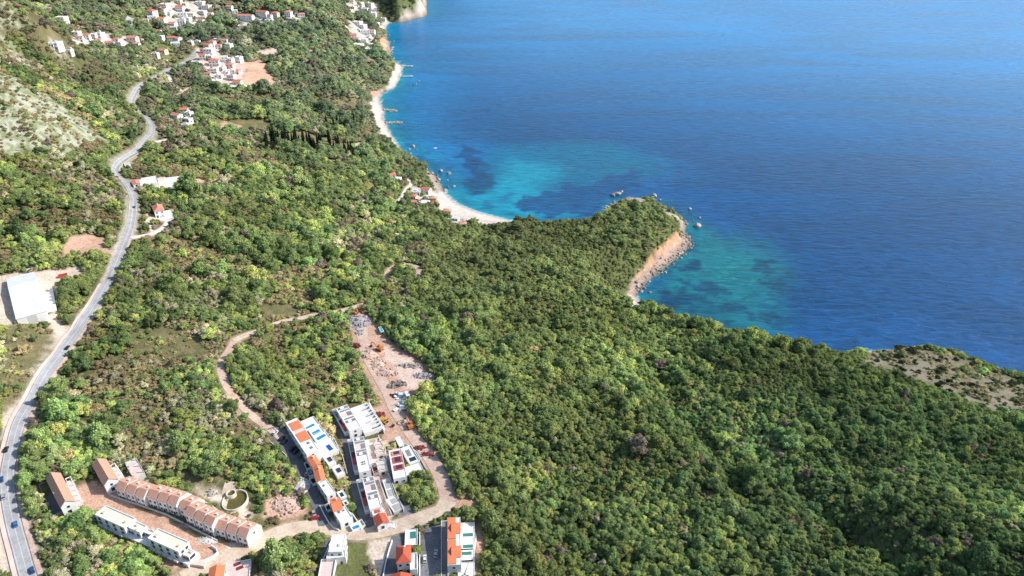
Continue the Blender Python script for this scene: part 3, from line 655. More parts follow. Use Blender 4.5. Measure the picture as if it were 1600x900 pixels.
def openings(e, pl, h, simple=False, step=3.4, door=True, skip=(), storeys=None):
    w, d = pl['w'], pl['d']; n = storeys or max(1, int(h/2.8)); dz = h/n; first_ = True
    for side, nx, ny, Ln in (('-y', 0, -1, w), ('+x', 1, 0, d), ('-x', -1, 0, d), ('+y', 0, 1, w)):
        if side in skip or not faces_cam(pl, nx, ny): continue
        k = max(1, int(Ln/step))
        for s in range(n):
            for i in range(k):
                a = (i+.5)*Ln/k-Ln/2+((i*37+s*11) % 5-2)*.12
                if door and first_ and s == 0 and i == k//2:
                    window(e, side, a, 1.08, w, d, 1.0, 2.1, True, 'door', M['door']); first_ = False; continue
                window(e, side, a, s*dz+dz*.52, w, d, 1.5 if (i+s) % 3 == 0 else 1.1, 1.9 if (i+s) % 3 == 0 else 1.25, simple)
def house(name, label, p0, p1, p2, h, roof='flat', roofm='white', wallm='white', cat='house', group=None, rise=None, ov=.4, axis='x', win=True, simple=False, chim=0, par=.5, step=3.4, skip=(), ridge=0.0, storeys=None):
    pl = plan(p0, p1, p2, h)
    e = empty(name, (pl['c'][0], pl['c'][1], pl['zg']), pl['rz'], label, cat, group)
    wo, ro, rs = shell(e, pl['w'], pl['d'], h, pl['lo'], roof, M[roofm], M[wallm], rise, ov, axis, par, ridge)
    if win: openings(e, pl, h, simple, step, skip=skip, storeys=storeys)
    for i in range(chim):
        c = MB(); x = pl['w']*(-.25+.4*i); zc = h+(rs if roof != 'flat' else 0)*.55; c.box(x-.3, x+.3, .4, 1.0, zc-.4, zc+1.3); c.box(x-.38, x+.38, .32, 1.08, zc+1.302, zc+1.42); c.build('chimney', M[wallm], ro)
    return e, pl
def slab(name, label, p0, p1, p2, h, mat='deck', cat='terrace', group=None, lip=None, lipm='white'):
    pl = plan(p0, p1, p2, h)
    e = empty(name, (pl['c'][0], pl['c'][1], pl['zg']), pl['rz'], label, cat, group); w, d = pl['w'], pl['d']
    b = MB(); b.box(-w/2, w/2, -d/2, d/2, pl['lo'], h); b.build('base', M['white'], e)
    t = MB(); t.box(-w/2+.02, w/2-.02, -d/2+.02, d/2-.02, h+.003, h+.06); t.build('paving', M[mat], e)
    if lip:
        r = MB(); r.ring(-w/2-.2, w/2+.2, -d/2-.2, d/2+.2, pl['lo'], h+lip, .197); r.build('parapet', M[lipm], e)
    return e, pl
def pool(label, p0, p1, p2, zt, water='pool', group=None, cop='white', shrink=0.0):
    pl = plan(p0, p1, p2, 0, zt+.1); w, d = pl['w'], pl['d']
    e = empty('swimming_pool', (pl['c'][0], pl['c'][1], zt), pl['rz'], label, 'pool', group)
    r = MB(); r.ring(-w/2-.35, w/2+.35, -d/2-.35, d/2+.35, .0, .16, .35); r.build('coping', M[cop], e)
    s = MB(); s.box(-w/2, w/2, -d/2, d/2, -.3, .115); s.build('water', M[water], e)
    return e
def wall_line(label, pts, h, th=.3, mat='white', group=None, name='boundary_wall', closed=False, cat='wall'):
    P = [np.array(G(a, b)) for a, b in pts]; e = MB()
    z = [H(*p) for p in P]
    zz = []
    for i in range(len(P)-1):
        a, b = P[i], P[i+1]; L = np.linalg.norm(b-a); k = max(1, int(L/6)); t = (b-a)/L; n = np.array([-t[1], t[0]])*th/2
        for j in range(k):
            q0 = a+(b-a)*j/k; q1 = a+(b-a)*(j+1)/k; z0, z1 = H(*q0), H(*q1)
            if j == k-1: q1 = q1-t*.004
            v = [(*(q0-n), z0-1), (*(q1-n), z1-1), (*(q1+n), z1-1), (*(q0+n), z0-1), (*(q0-n), z0+h), (*(q1-n), z1+h), (*(q1+n), z1+h), (*(q0+n), z0+h)]
            e.add(v, [(0,3,2,1),(4,5,6,7),(0,1,5,4),(1,2,6,5),(2,3,7,6),(3,0,4,7)])
    o = e.build(name, M[mat]); return prop(o, label, cat, group)
def roof_part(e, pl, name, fx0, fx1, fy0, fy1, z0, z1, mat, ring=None):
    """a piece on the roof given in fractions of width and depth"""
    w, d = pl['w'], pl['d']; b = MB(); a = (-w/2+fx0*w, -w/2+fx1*w, -d/2+fy0*d, -d/2+fy1*d)
    if ring: b.ring(*a, z0, z1, ring)
    else: b.box(*a, z0, z1)
    return b.build(name, M[mat], e)
def copy_thing(src, loc, rz, label=None, group=None, mats=None):
    r = src.copy(); COL.objects.link(r); r.location = loc; r.rotation_euler = (0, 0, rz)
    if label: r['label'] = label
    if group: r['group'] = group
    for ch in list(src.children):
        c = ch.copy(); COL.objects.link(c); c.parent = r
        for g in list(ch.children):
            k = g.copy(); COL.objects.link(k); k.parent = c
    return r
# ------------------------------------------------------------------ brown roofed houses beside the main road and the terrace
def duplex(label, p0, p1, p2, n):
    e, pl = house('house', label, p0, p1, p2, 6.2, 'gable', 'brown', 'white', rise=2.6, ov=.35, axis='x' , step=4, win=False, ridge=-.12)
    openings(e, pl, 6.2, False, 4.2)
    return e, pl
e1, pl1 = duplex('pair of joined brown roofed houses close to the main road', (73,749), (95,793), (94.5,741), 2)
roof_part(e1, pl1, 'party_wall', .47, .53, -.02, 1.02, 6.0, 6.5, 'white')
e2, pl2 = duplex('brown roofed white house behind the upper end of the terrace', (145,727), (163,758), (166,719), 1)
slab('yard', 'sunken paved yard in shade below the paired brown roofed houses', (62,760), (84,808), (76,752), .2, 'asphalt', 'yard', lip=1.2, lipm='grey')
def frame_terrace(label, p0, p1, p2, h, n):
    e, pl = slab('pergola_terrace', label, p0, p1, p2, h, 'pinkdeck', 'pergola', lip=.3)
    w, d = pl['w'], pl['d']
    for i in range(n+1):
        x = -w/2+w*i/n*.96+.3; b = MB(); b.box(x-.15, x+.15, -d/2+.1, d/2-.1, h+2.5, h+2.8); b.box(x-.12, x+.12, d/2-.4, d/2-.15, h+.07, h+2.498); b.box(x-.12, x+.12, -d/2+.15, -d/2+.4, h+.07, h+2.498); b.build('post_frame', M['white'], e)
    b = MB(); b.box(-w/2+.1, w/2-.1, d/2-.42, d/2-.12, h+2.803, h+3.0); b.build('beam', M['white'], e)
    return e
frame_terrace('white framed terrace beside the paired brown roofed houses', (104,754), (122,796), (113,749), 1.0, 5)
frame_terrace('white framed terrace beside the single brown roofed house', (174,733), (187,752), (182,729), 1.0, 3)
# unfinished house
e, pl = slab('unfinished_house', 'roofless concrete shell of an unfinished house above the terrace', (196,724), (209,747), (212,716), 3.2, 'pinkdeck', 'house', lip=.5, lipm='lgrey')
for fx, fy in ((.08,.08),(.5,.08),(.92,.08),(.08,.9),(.5,.9),(.92,.9)): roof_part(e, pl, 'column', fx-.02, fx+.02, fy-.02, fy+.02, 3.27, 5.6, 'lgrey')
roof_part(e, pl, 'low_wall', .3, .34, .12, .85, 3.27, 4.6, 'lgrey')
q = G(189, 726); e = empty('utility_pole', (q[0], q[1], H(*q)), 0, 'tall thin white pole beside the unfinished house', 'pole')
b = MB(); b.tube((0,0,-.5), (0,0,9.5), .16, .1); b.build('mast', M['lgrey'], e); b = MB(); b.box(-.6, .6, -.08, .08, 9.1, 9.25); b.build('cross_arm', M['lgrey'], e)
# terrace of thirteen
TW, TD, TH = 4.95, 8.4, 7.0
TFRONT = [((179,761),(225,777),3),((227.5,777.5),(275,791.5),3),((277,791),(294.5,797),1),((285.5,803),(330.5,824.5),3),((334,822.5),(386,839),3)]
cnt = 0; proto = None
ordn = ['first','second','third','fourth','fifth','sixth','seventh','eighth','ninth','tenth','eleventh','twelfth','thirteenth','fourteenth','fifteenth','sixteenth','seventeenth','eighteenth','nineteenth','twentieth']
for (a, b_, n) in TFRONT:
    g = at_h((a[0]+b_[0])/2, (a[1]+b_[1])/2, TH); zt = g[2]+TH
    A, B = at_z(*a, zt), at_z(*b_, zt); u = B-A; L = np.linalg.norm(u); u /= L; nn = np.array([-u[1], u[0]]); wu = L/n
    for i in range(n):
        c = A+u*(i+.5)*wu+nn*(TD/2+.55*((i+cnt) % 2)); cnt += 1
        lab = 'brown roofed white townhouse, %s from the upper end of the long stepped terrace' % ordn[cnt-1]
        loc = (c[0], c[1], zt-TH-.75*((i+cnt) % 2)); rz = math.atan2(u[1], u[0])
        BLOCKPOLY.append([tuple(c+u*x*(wu/2+1)+nn*y*(TD/2+2.5)) for x, y in ((-1,-1),(1,-1),(1,1),(-1,1))])
        if proto is None:
            pl = dict(c=c, rz=rz, w=TW, d=TD, zg=loc[2], lo=-3, u=u, n=nn)
            e = proto = empty('townhouse', loc, rz, lab, 'townhouse', 'townhouses of the long stepped terrace')
            wo, ro, rs = shell(e, TW-.01, TD, TH, -3, 'gable', M['brown'], M['white'], 2.3, .12, 'x', ridge=-.28)
            for z in (1.6, 4.6):
                for x in (-1.4, 1.3): window(e, '-y', x, z, TW, TD, 1.0, 1.4)
            window(e, '+x', .8, 4.8, TW, TD, 1.0, 1.2); window(e, '-y', 0, 1.0, TW, TD, .9, 2.0, True, 'door', M['door'])
            pr = MB(); pr.box(-TW/2-.06, -TW/2+.12, -TD/2-.1, -TD/2+2, TH-.3, TH+.3); pr.box(-TW/2-.06, -TW/2+.12, -TD/2+2.003, -.3, TH-.3, TH+1.5); pr.build('party_wall', M['white'], e)
            ch = MB(); ch.box(.8, 1.5, .7, 1.4, TH+1, TH+2.6); ch.box(.72, 1.58, .62, 1.48, TH+2.602, TH+2.75); ch.build('chimney', M['white'], ro)
            bk = MB(); bk.box(-TW/2+.3, TW/2-.4, TD/2+.003, TD/2+2.2, -3, 3.4); bk.build('back_porch', M['cream'], e)
        else: copy_thing(proto, loc, rz, lab)
wall_line('long low stone wall running behind the brown terrace', [(258,757),(290,770),(330,792),(345,803),(385,820),(408,824)], 1.6, .5, 'lgrey')
wall_line('pale low wall between the terrace and the long white block', [(168,765),(172,775),(215,789),(260,805),(305,828),(340,846)], 1.0, .5, 'lgrey')
# ------------------------------------------------------------------ long white flat roofed block
pl = plan((151,806), (290,867), (170,790), 9)
zg = at_h(225, 850)[2]
PB = 2.2; pod = plan((152.5,818), (293,882), (170,801), PB)
e = empty('apartment_block', (pod['c'][0], pod['c'][1], pod['zg']), pod['rz'], 'long white flat roofed block with cream roofs below the brown terrace', 'apartment block')
w, d = pod['w'], pod['d']; b = MB(); b.box(-w/2, w/2, -d/2, d/2, pod['lo']-2, PB); b.build('podium', M['white'], e)
def upper(x0, x1, y0, y1, h, nm):
    b = MB(); b.box(x0, x1, y0, y1, PB+.003, h); wl = b.build('wall', M['white'], e)
    r = MB(); r.box(x0+.3, x1-.3, y0+.3, y1-.3, h+.003, h+.1); ro = r.build('roof', M['creamroof'], e)
    p = MB(); p.ring(x0, x1, y0, y1, h+.002, h+.6, .297); p.build('parapet', M['white'], e)
    n = max(2, int((x1-x0)/4))
    for z in (3.6, 6.1):
        if z > h-.8: continue
        for i in range(n):
            g = MB(); a = x0+(i+.5)*(x1-x0)/n; g.box(a-.8, a+.8, y0-.08, y0-.003, z-.9, z+.8); g.build('window', M['glass'], e)
    for z in (3.7, 6.1):
        if z > h-.8: continue
        for y in (y0+.3*(y1-y0), y0+.7*(y1-y0)):
            g = MB(); g.box(x1+.003, x1+.08, y-.7, y+.7, z-.8, z+.8); g.build('window', M['glass'], e)
    g = MB(); g.box(x0+2, x0+3.2, y0+2, y0+3.2, h+.102, h+.9); g.build('roof_vent', M['lgrey'], ro)
    g = MB(); g.box(x1-3, x1-2.3, y1-4, y1-3.3, h+.102, h+.8); g.build('roof_vent', M['brown'], ro)
upper(-w/2, -w*.16, -d/2+.4, d/2-.2, 7.3, 0); upper(-w*.16+.004, -w*.03, -d/2+2, d/2-.6, 6.0, 1); upper(w*.10, w*.43, -d/2+.4, d/2-.3, 7.5, 2); upper(-w*.026, w*.096, d*.05, d/2-.8, 4.6, 4); upper(w*.43+.004, w/2, -d/2+1.6, d/2-1.6, 4.8, 3)
for i in range(5):
    g = MB(); x = -w/2+1.2+i*w*.06; g.box(x, x+w*.04, -d/2-.9, -d/2-.003, 1.8, 2.2); g.box(x, x+w*.04, -d/2-.9, -d/2-.75, 2.203, 3.1); g.build('balcony', M['white'], e)
for i in range(5):
    g = MB(); x = w*.11+i*w*.064; g.box(x, x+w*.045, -d/2-1.1, -d/2-.003, 1.8, 2.2); g.box(x, x+w*.045, -d/2-1.1, -d/2-.95, 2.203, 3.2); g.build('balcony', M['white'], e)
for i in range(7):
    g = MB(); x = -w/2+(i+.5)*w/7; g.box(x-1, x+1, -d/2-.08, -d/2-.003, .2, 1.5); g.build('window', M['glass'], e)
pts = [(w/2+.003, -d/2+1), (w/2+4, -d/2+2.2), (w/2+6.2, -d*.1), (w/2+5.6, d*.22), (w/2+.003, d/2-3)]
g = MB(); g.prism(pts, pod['lo']-2, 1.2); g.build('ramp', M['pinkdeck'], e)
wall_line('curved white wall around the end of the long white block', [(300,884),(318,880),(334,872),(341,866),(339,860),(331,855)], 1.6, .5, 'white')
# ------------------------------------------------------------------ round water basin
c = G(368, 784); z = H(*c); e = empty('water_basin', (c[0], c[1], z), 0, 'round concrete basin of murky water with a small round tank inside', 'basin')
R1 = 6.0; n = 40; v = MB()
def ringmb(mb, R0, R1, z0, z1, cx=0, cy=0, n=40, sy=1.0):
    vs = []
    for R, zz in ((R0, z0), (R1, z0), (R1, z1), (R0, z1)):
        vs += [(cx+math.cos(6.2832*i/n)*R, cy+math.sin(6.2832*i/n)*R*sy, zz) for i in range(n)]
    f = []
    for k in range(4):
        for i in range(n): f.append((k*n+i, k*n+(i+1) % n, ((k+1) % 4)*n+(i+1) % n, ((k+1) % 4)*n+i))
    mb.add(vs, f)
ringmb(v, R1-.35, R1, -1, 1.6, sy=1.12); v.build('basin_wall', M['cream'], e)
v = MB(); v.prism([(math.cos(6.2832*i/n)*(R1-.35), math.sin(6.2832*i/n)*(R1-.35)*1.12) for i in range(n)], -.9, .5); v.build('water', M['murky'], e)
v = MB(); ringmb(v, 1.9, 2.35, -.5, 2.6, -2.9, 3.4); v.build('tank_wall', M['cream'], e)
v = MB(); v.prism([(-2.9+math.cos(6.2832*i/24)*1.9, 3.4+math.sin(6.2832*i/24)*1.9) for i in range(24)], -.5, 1.7); v.build('tank_water', M['murky'], e)
pp = [np.array(G(a, b)) for a, b in [(335,753),(367,753),(373,762),(362,772),(356,783),(348,776),(335,762)]]
v = MB(); v.prism([tuple(p-c) for p in reversed(pp)], -1.5, .9); o = v.build('slab', M['sanddirt'], e)
BLOCK.append((c[0], c[1], 9)); BLOCKPOLY.append([tuple(p) for p in pp])
# ------------------------------------------------------------------ villas along the inner lane
def villa(label, p0, p1, p2, h, roof, roofm='orange', **k): return house('villa', label, p0, p1, p2, h, roof, roofm, 'white', 'villa', **k)
e, pl = house('villa', 'double white villa with two orange roof terraces and a shaded back', (446,661), (479,711), (467,657), 7.2, 'flat', 'white', 'white', 'villa', par=.35, step=4)
roof_part(e, pl, 'tiled_roof', .06, .30, .14, .97, 7.303, 7.55, 'orange'); roof_part(e, pl, 'tiled_roof', .40, .66, .14, .97, 7.303, 7.55, 'orange'); roof_part(e, pl, 'pink_terrace', .31, .39, .2, .95, 7.303, 7.40, 'pinkdeck')
for fx in (.72, .86): roof_part(e, pl, 'roof_hatch', fx, fx+.05, .55, .7, 7.303, 7.8, 'skylight')
for lab, dk, po, wt in [
  ('pale pool deck at the top of the inner lane, nearest the wood', [(470,660),(479,672),(494,657)], [(476,668.5),(479.5,672),(489,661)], 'pool'),
  ('pale pool deck second from the wood on the inner lane', [(481,671),(490,683),(499,664.5)], [(486,676.5),(490,680.5),(498,670.5)], 'pool'),
  ('pale pool deck third from the wood on the inner lane', [(488,680),(496,693),(508,673)], [(493,685),(497,688.5),(505.5,677)], 'pool')]:
    e, pl = slab('pool_deck', lab, *dk, 2.2, 'deck', 'pool deck', lip=.5); pool(lab.replace('pale pool deck', 'light blue pool'), *po, pl['zt'], wt)
e, pl = slab('pool_deck', 'broad white deck holding the deep blue pool', (493,692), (505,712), (517,684), 2.4, 'deck', 'pool deck', lip=.4); pool('deep blue rectangular pool on the broad white deck', (508,697), (515,705), (514,693.5), pl['zt'], 'poolblue')
e, pl = house('villa', 'low white villa with a bare flat roof beside the broad pool deck', (478,698), (488,711), (490,688), 6.0, 'flat', 'white', 'white', 'villa', par=.3)
villa('upper orange roofed villa on the inner lane, beside two solar decks', (480.5,717), (489,730), (494,714.5), 6.2, 'gable', rise=.7, axis='x', chim=1)
e, pl = villa('middle orange roofed villa with a long white roof terrace', (489.5,732), (495,753), (503,730), 6.4, 'gable', rise=.9, axis='x', chim=1)
e, pl = house('villa', 'white flat roofed wing below the middle orange roofed villa', (496,754), (511,776), (510,749), 5.6, 'flat', 'white', 'white', 'villa', par=.4)
roof_part(e, pl, 'roof_hatch', .3, .4, .3, .45, 5.703, 6.2, 'skylight')
e, pl = villa('lowest orange roofed villa on the inner lane, by the dirt road', (516,781), (521.5,799), (530,779), 6.6, 'gable', rise=1.0, axis='y', chim=1)
e, pl = house('villa', 'white flat roofed front wing facing the dirt road', (521,800), (532,818), (543,796), 5.0, 'flat', 'white', 'white', 'villa', par=.5)
roof_part(e, pl, 'roof_hatch', .2, .3, .3, .42, 5.103, 5.6, 'skylight'); roof_part(e, pl, 'roof_hatch', .2, .3, .65, .77, 5.103, 5.6, 'skylight')
e, pl = slab('solar_deck', 'white roof deck with blue solar panels, upper of the two', (505,714), (514,727), (516,710), 2.6, 'deck', 'terrace', lip=.3); roof_part(e, pl, 'solar_panel', .3, .75, .3, .8, 2.9, 3.05, 'solar')
e, pl = slab('solar_deck', 'white roof deck with blue solar panels, lower of the two', (519,731), (527,744), (531,727), 2.6, 'deck', 'terrace', lip=.3); roof_part(e, pl, 'solar_panel', .3, .75, .3, .8, 2.9, 3.05, 'solar')
e, pl = slab('pool_deck', 'narrow deck with a small dark pool in the shaded garden', (527,770), (533,779), (535,766), 1.2, 'deck', 'pool deck', lip=.3); pool('small dark pool on the narrow garden deck', (529.5,771), (533,777), (535,769), pl['zt'], 'pooldark')
e, pl = slab('pool_deck', 'small garden deck with a blue grey square pool', (535,784), (539,790), (541,781), 1.0, 'deck', 'pool deck', lip=.3); pool('blue grey square pool in the shaded garden', (537,785), (539.5,789), (541,783.5), pl['zt'], 'solar')
e, pl = slab('pool_deck', 'walled pool deck beside the dirt road junction', (547,823), (552,831), (564,812), 1.0, 'deck', 'pool deck', lip=1.0); pool('turquoise pool on the walled deck beside the junction', (549.5,823.5), (551.5,828), (559.5,818.5), pl['zt'], 'pool')
for i, (q0, q1, q2) in enumerate([((476,726),(480,735),(482,723)), ((480,737),(484,746),(487,734)), ((484,750),(489,759),(491,747)), ((508,792),(512,800),(514,789))]):
    e, pl = slab('courtyard', ['upper dark sunken parking court behind the orange roofed villas', 'second dark parking court behind the orange roofed villas', 'third dark parking court, below the middle villa', 'lowest dark parking court, behind the lowest villa'][i], q0, q1, q2, .3, 'black', 'courtyard', lip=1.4)
wall_line('curved white wall in front of the lowest orange roofed villa', [(500,792),(507,806),(514,818),(521,826),(530,830)], 1.2, .4, 'white')
wall_line('white wall enclosing the shaded garden above the junction', [(543,800),(552,806),(560,818),(566,830),(545,835)], 1.2, .3, 'white')
wall_line('pale kerb wall along the upper inner lane', [(421,690),(436,702),(447,712),(448,716)], .7, .3, 'cream')
# ------------------------------------------------------------------ white terrace blocks in the middle
def block(label, p0, p1, p2, h, slots, left, ln):
    e, pl = house('terrace_block', label, p0, p1, p2, h, 'flat', 'white', 'white', 'apartment block', par=.4, step=5)
    flip = pl['w'] < 0
    w, d = pl['w'], pl['d']
    # which end of local x is the upper end in the photo
    P0 = at_z(*p0, pl['zt']); lx, ly = local(pl, *P0); up = lx < 0; outer = ly > 0
    def fr(f0, f1): return (f0, f1) if up else (1-f1, 1-f0)
    for f, t, mt in slots:
        a, b2 = fr(f, f+t)
        if mt == 'ring':
            roof_part(e, pl, 'light_well', a, b2, .12, .9, h+.103, h+.35, 'skylight'); roof_part(e, pl, 'vent_ring', a+.006, b2-.006, .3, .6, h+.353, h+.6, 'white')
        elif mt == 'mix':
            roof_part(e, pl, 'pink_terrace', a, b2, .12, .55, h+.103, h+.2, 'pink'); roof_part(e, pl, 'light_well', a, b2, .56, .92, h+.103, h+.25, 'skylight')
        else: roof_part(e, pl, 'light_well', a, b2, .12, .9, h+.103, h+.25, 'skylight')
        roof_part(e, pl, 'rib', max(0.01, a-.012), a-.002, .06, .95, h+.103, h+.7, 'white')
    return e, pl, fr
e, pl, fr = block('upper white stepped block below the excavated yard', (525,639), (546,674), (546,638), 6.0, [(.02,.09,'ring'),(.16,.05,'plain'),(.27,.16,'mix'),(.50,.05,'plain'),(.60,.09,'ring')], 0, 0)
e, pl, fr = block('middle white stepped block beside the timber stacks', (551,686), (561,739), (569,685), 6.0, [(.02,.08,'ring'),(.13,.05,'plain'),(.21,.14,'mix'),(.39,.05,'plain'),(.46,.08,'ring')], 0, 0)
for fx in (.72, .78):
    for fy in (.4, .6): a, b2 = fr(fx, fx+.03); roof_part(e, pl, 'roof_hatch', a, b2, fy, fy+.08, 6.103, 6.7, 'skylight')
e, pl, fr = block('lower white stepped block above the small red roofed house', (566,749), (578,797), (584,747), 6.0, [(.02,.1,'ring'),(.16,.06,'plain'),(.26,.17,'mix'),(.50,.06,'plain'),(.60,.1,'ring')], 0, 0)
def annex(label, p0, p1, p2, h, boxes):
    e, pl = slab('entrance_strip', label, p0, p1, p2, h, 'lgrey', 'terrace', lip=.5); P0 = at_z(*p0, pl['zt']); up = local(pl, *P0)[0] < 0
    for f, t, mt, hh in boxes:
        a, b2 = (f, f+t) if up else (1-f-t, 1-f)
        roof_part(e, pl, 'porch', a, b2, .12, .88, h+.063, h+hh, mt)
annex('entrance strip along the lane side of the upper stepped block', (519,641), (539,676), (525,640), 2.6, [(.02,.14,'grey',.8),(.22,.14,'skylight',.6),(.50,.2,'darkred',.5),(.74,.2,'redpaint',1.6)])
annex('entrance strip along the lane side of the middle stepped block', (543.5,688), (554,737), (550.5,687), 2.6, [(.05,.14,'grey',.8),(.22,.14,'skylight',.6),(.42,.17,'darkred',.5),(.64,.16,'redpaint',1.6)])
annex('entrance strip along the lane side of the lower stepped block', (557.5,751), (571,799), (566,749.5), 2.6, [(.03,.1,'grey',.8),(.15,.14,'skylight',.6),(.40,.2,'darkred',.5),(.66,.18,'redpaint',1.6)])
e, pl = slab('garden_terrace', 'white ribbed terrace on the yard side of the upper stepped block', (547,641), (570,678), (576,631), 2.4, 'deck', 'terrace', lip=.5)
for a, b2, c_, d_ in ((.08,.2,.5,.85),(.36,.48,.5,.85),(.62,.76,.3,.6),(.80,.95,.45,.85)): roof_part(e, pl, 'basin', a, b2, c_, d_, 2.463, 2.55, 'skylight')
for a in (.03, .15, .28, .41, .54, .66, .77, .89): roof_part(e, pl, 'rib', a, a+.015, .02, .9, 2.463, 4.2, 'white')
roof_part(e, pl, 'cross_wall', .05, .95, .9, .93, 2.463, 4.0, 'white')
slab('garden_terrace', 'pink building plot with bare walls beside the middle stepped block', (571,690), (579,728), (592,684), 1.2, 'pinkdeck', 'terrace', lip=.9)
slab('garden_terrace', 'pinkish rubble strewn plot below the middle block', (578,722), (585,742), (600,718), 1.0, 'pink', 'terrace', lip=.6)
e, pl = slab('basin_terrace', 'upper grey terrace with two sunken basins', (598,751), (607,779), (608,748), 1.8, 'deck', 'terrace', lip=.5, lipm='lgrey'); roof_part(e, pl, 'basin', .08, .5, .15, .85, 1.863, 1.95, 'grey'); roof_part(e, pl, 'basin', .57, .92, .15, .85, 1.863, 1.95, 'grey')
e, pl = slab('basin_terrace', 'lower grey terrace with two sunken basins by the crossing', (603,782), (616,801), (619,777), 1.6, 'deck', 'terrace', lip=.5, lipm='lgrey'); roof_part(e, pl, 'basin', .08, .45, .3, .85, 1.663, 1.75, 'grey'); roof_part(e, pl, 'basin', .52, .95, .15, .85, 1.663, 1.75, 'grey')
house('house', 'small red roofed house at the foot of the stepped blocks', (584,809), (590,822), (601,803), 4.6, 'gable', 'red', 'white', rise=1.4, axis='x')
e, pl = house('house', 'low white house with red sheets behind the small red roofed house', (580,797), (583,806), (596,793), 4.0, 'flat', 'white', 'white', par=.3, win=False); roof_part(e, pl, 'red_sheet', .15, .8, .2, .8, 4.103, 4.3, 'red')
for i, (lab, pts, hh, mt) in enumerate([('upper white garden wall across the pink plot', [(572,699),(596,694)], 1.6, 'white'), ('middle white garden wall across the pink plot', [(575,712),(600,706)], 1.6, 'white'), ('lower white garden wall across the pink plot', [(579,728),(602,722)], 1.6, 'white'),
  ('white wall between the pink plot and the timber stacks', [(592,684),(604,727)], 1.8, 'white'), ('pale wall beside the grey basin terraces', [(592,750),(606,790),(612,806)], 1.5, 'lgrey'), ('white wall behind the yard side terrace', [(577,632),(601,678)], 2.2, 'white'),
  ('grey stone slope wall at the head of the middle lane', [(512,652),(522,646),(530,655)], 1.4, 'lgrey'), ('white wall along the foot of the villa gardens', [(506,664),(524,690),(536,716),(543,742)], 1.3, 'lgrey')]):
    wall_line(lab, pts, hh, .35, mt)
for lab, q0, q1, q2, hh, rm in [('upper pinkish unfinished house beside the timber boards', (583,693), (588,703), (596,690), 2.8, 'pink'), ('lower pinkish unfinished house beside the timber boards', (585,705), (589,714), (599,702), 2.6, 'pinkdeck'), ('grey unfinished house above the pinkish rubble plot', (587,721), (592,738), (601,717), 3.0, 'lgrey')]:
    e, pl = house('unfinished_house', lab, q0, q1, q2, hh, 'flat', rm, 'cream', par=.6, step=3)
    for fx, fy in ((.1,.15),(.9,.15),(.1,.85),(.9,.85),(.5,.15),(.5,.85)): roof_part(e, pl, 'column', fx-.03, fx+.03, fy-.03, fy+.03, hh+.103, hh+2.2, 'lgrey')
# modern house with red frames
e, pl = house('villa', 'modern white villa with red framed solar panels on its roof', (607,705), (615,749), (627,702), 5.2, 'flat', 'white', 'white', 'villa', par=.4)
P0 = at_z(607, 705, pl['zt']); up = local(pl, *P0)[0] < 0
for f, t, fr_ in ((.06,.16,'pinkred'),(.27,.22,'redpaint'),(.56,.18,'redpaint')):
    a, b2 = (f, f+t) if up else (1-f-t, 1-f)
    q = roof_part(e, pl, 'panel_frame', a, b2, .2, .9, 5.103, 5.8, fr_); s_ = roof_part(q, pl, 'solar_panel', a+.03, b2-.03, .35, .8, 5.803, 5.9, 'solar')
e, pl = slab('pool_deck', 'white walled deck with two pools beside the modern villa', (627,702), (641,726), (640,694), 1.6, 'deck', 'pool deck', lip=.7)
pool('pale empty pool on the modern villa deck', (632,704), (637,714), (638,700), pl['zt'], 'skylight'); pool('dark water pool on the modern villa deck', (638,716), (641,722), (648,712), pl['zt'], 'pooldark')
slab('garden_terrace', 'white stepped terrace below the modern villa deck', (629,733), (634,744), (655,722), 1.2, 'deck', 'terrace', lip=.4)
wall_line('dark retaining wall around the modern villa plot', [(602,702),(606,740),(613,757),(620,775),(631,800)], 2.0, .4, 'lgrey'); wall_line('grey retaining wall on the yard side of the modern villa', [(604,700),(622,698),(634,696),(652,710),(662,728),(668,738)], 1.6, .4, 'lgrey')
house('site_cabin', 'long white site cabin beside the dirt road in the estate', (617,684), (624,698), (624,681), 3.0, 'flat', 'metalroof', 'white', 'cabin', par=.15, simple=True)
# ------------------------------------------------------------------ lower villas
e, pl = house('villa', 'white flat roofed villa with a big terrace by the round wood', (519,836), (513,863), (540,837), 7.5, 'flat', 'white', 'white', 'villa', par=.3, step=3)
roof_part(e, pl, 'roof_hatch', .55, .7, .6, .75, 7.603, 8.1, 'lgrey')
house('villa', 'lower balcony storey of the white villa with a big terrace', (512,858), (510,874), (541,860), 4.4, 'flat', 'deck', 'white', 'villa', par=.5, step=3)
slab('terrace', 'large pale pink walled terrace below the white flat roofed villa', (503,876), (497,908), (524,878), 1.6, 'pinkdeck', 'terrace', lip=.8)
e, pl = house('villa', 'white villa with a red hipped roof between two driveways', (620,855), (620,880), (641,853), 7.4, 'hip', 'red', 'white', 'villa', rise=2.4, step=3, chim=1)
house('villa', 'white side wing with balconies below the red hipped roof', (641,866), (641,892), (652,865), 5.0, 'flat', 'deck', 'white', 'villa', par=.8, step=3)
house('villa', 'red roofed villa cut by the lower edge below the hipped villa', (612,899), (610,920), (641,896), 5.0, 'gable', 'red', 'white', 'villa', rise=1.5)
e, pl = slab('pool_deck', 'white deck with a green pool above the red hipped roof', (634,829), (633,853), (652,827), 1.2, 'deck', 'pool deck', lip=.5); pool('green rectangular pool above the red hipped roof', (640.5,831), (640.5,842), (650,830), pl['zt'], 'poolgreen')
wall_line('white wall along the driveway of the hipped villa', [(613,846),(608,862),(603,880),(598,908)], 1.4, .35, 'white'); wall_line('white wall between the hipped villa and the grey car park', [(656,828),(656,850),(656,880),(656,905)], 1.4, .35, 'white')
wall_line('white wall beside the driveway of the flat roofed villa', [(519,845),(512,860),(504,880),(498,905)], 1.2, .3, 'white')
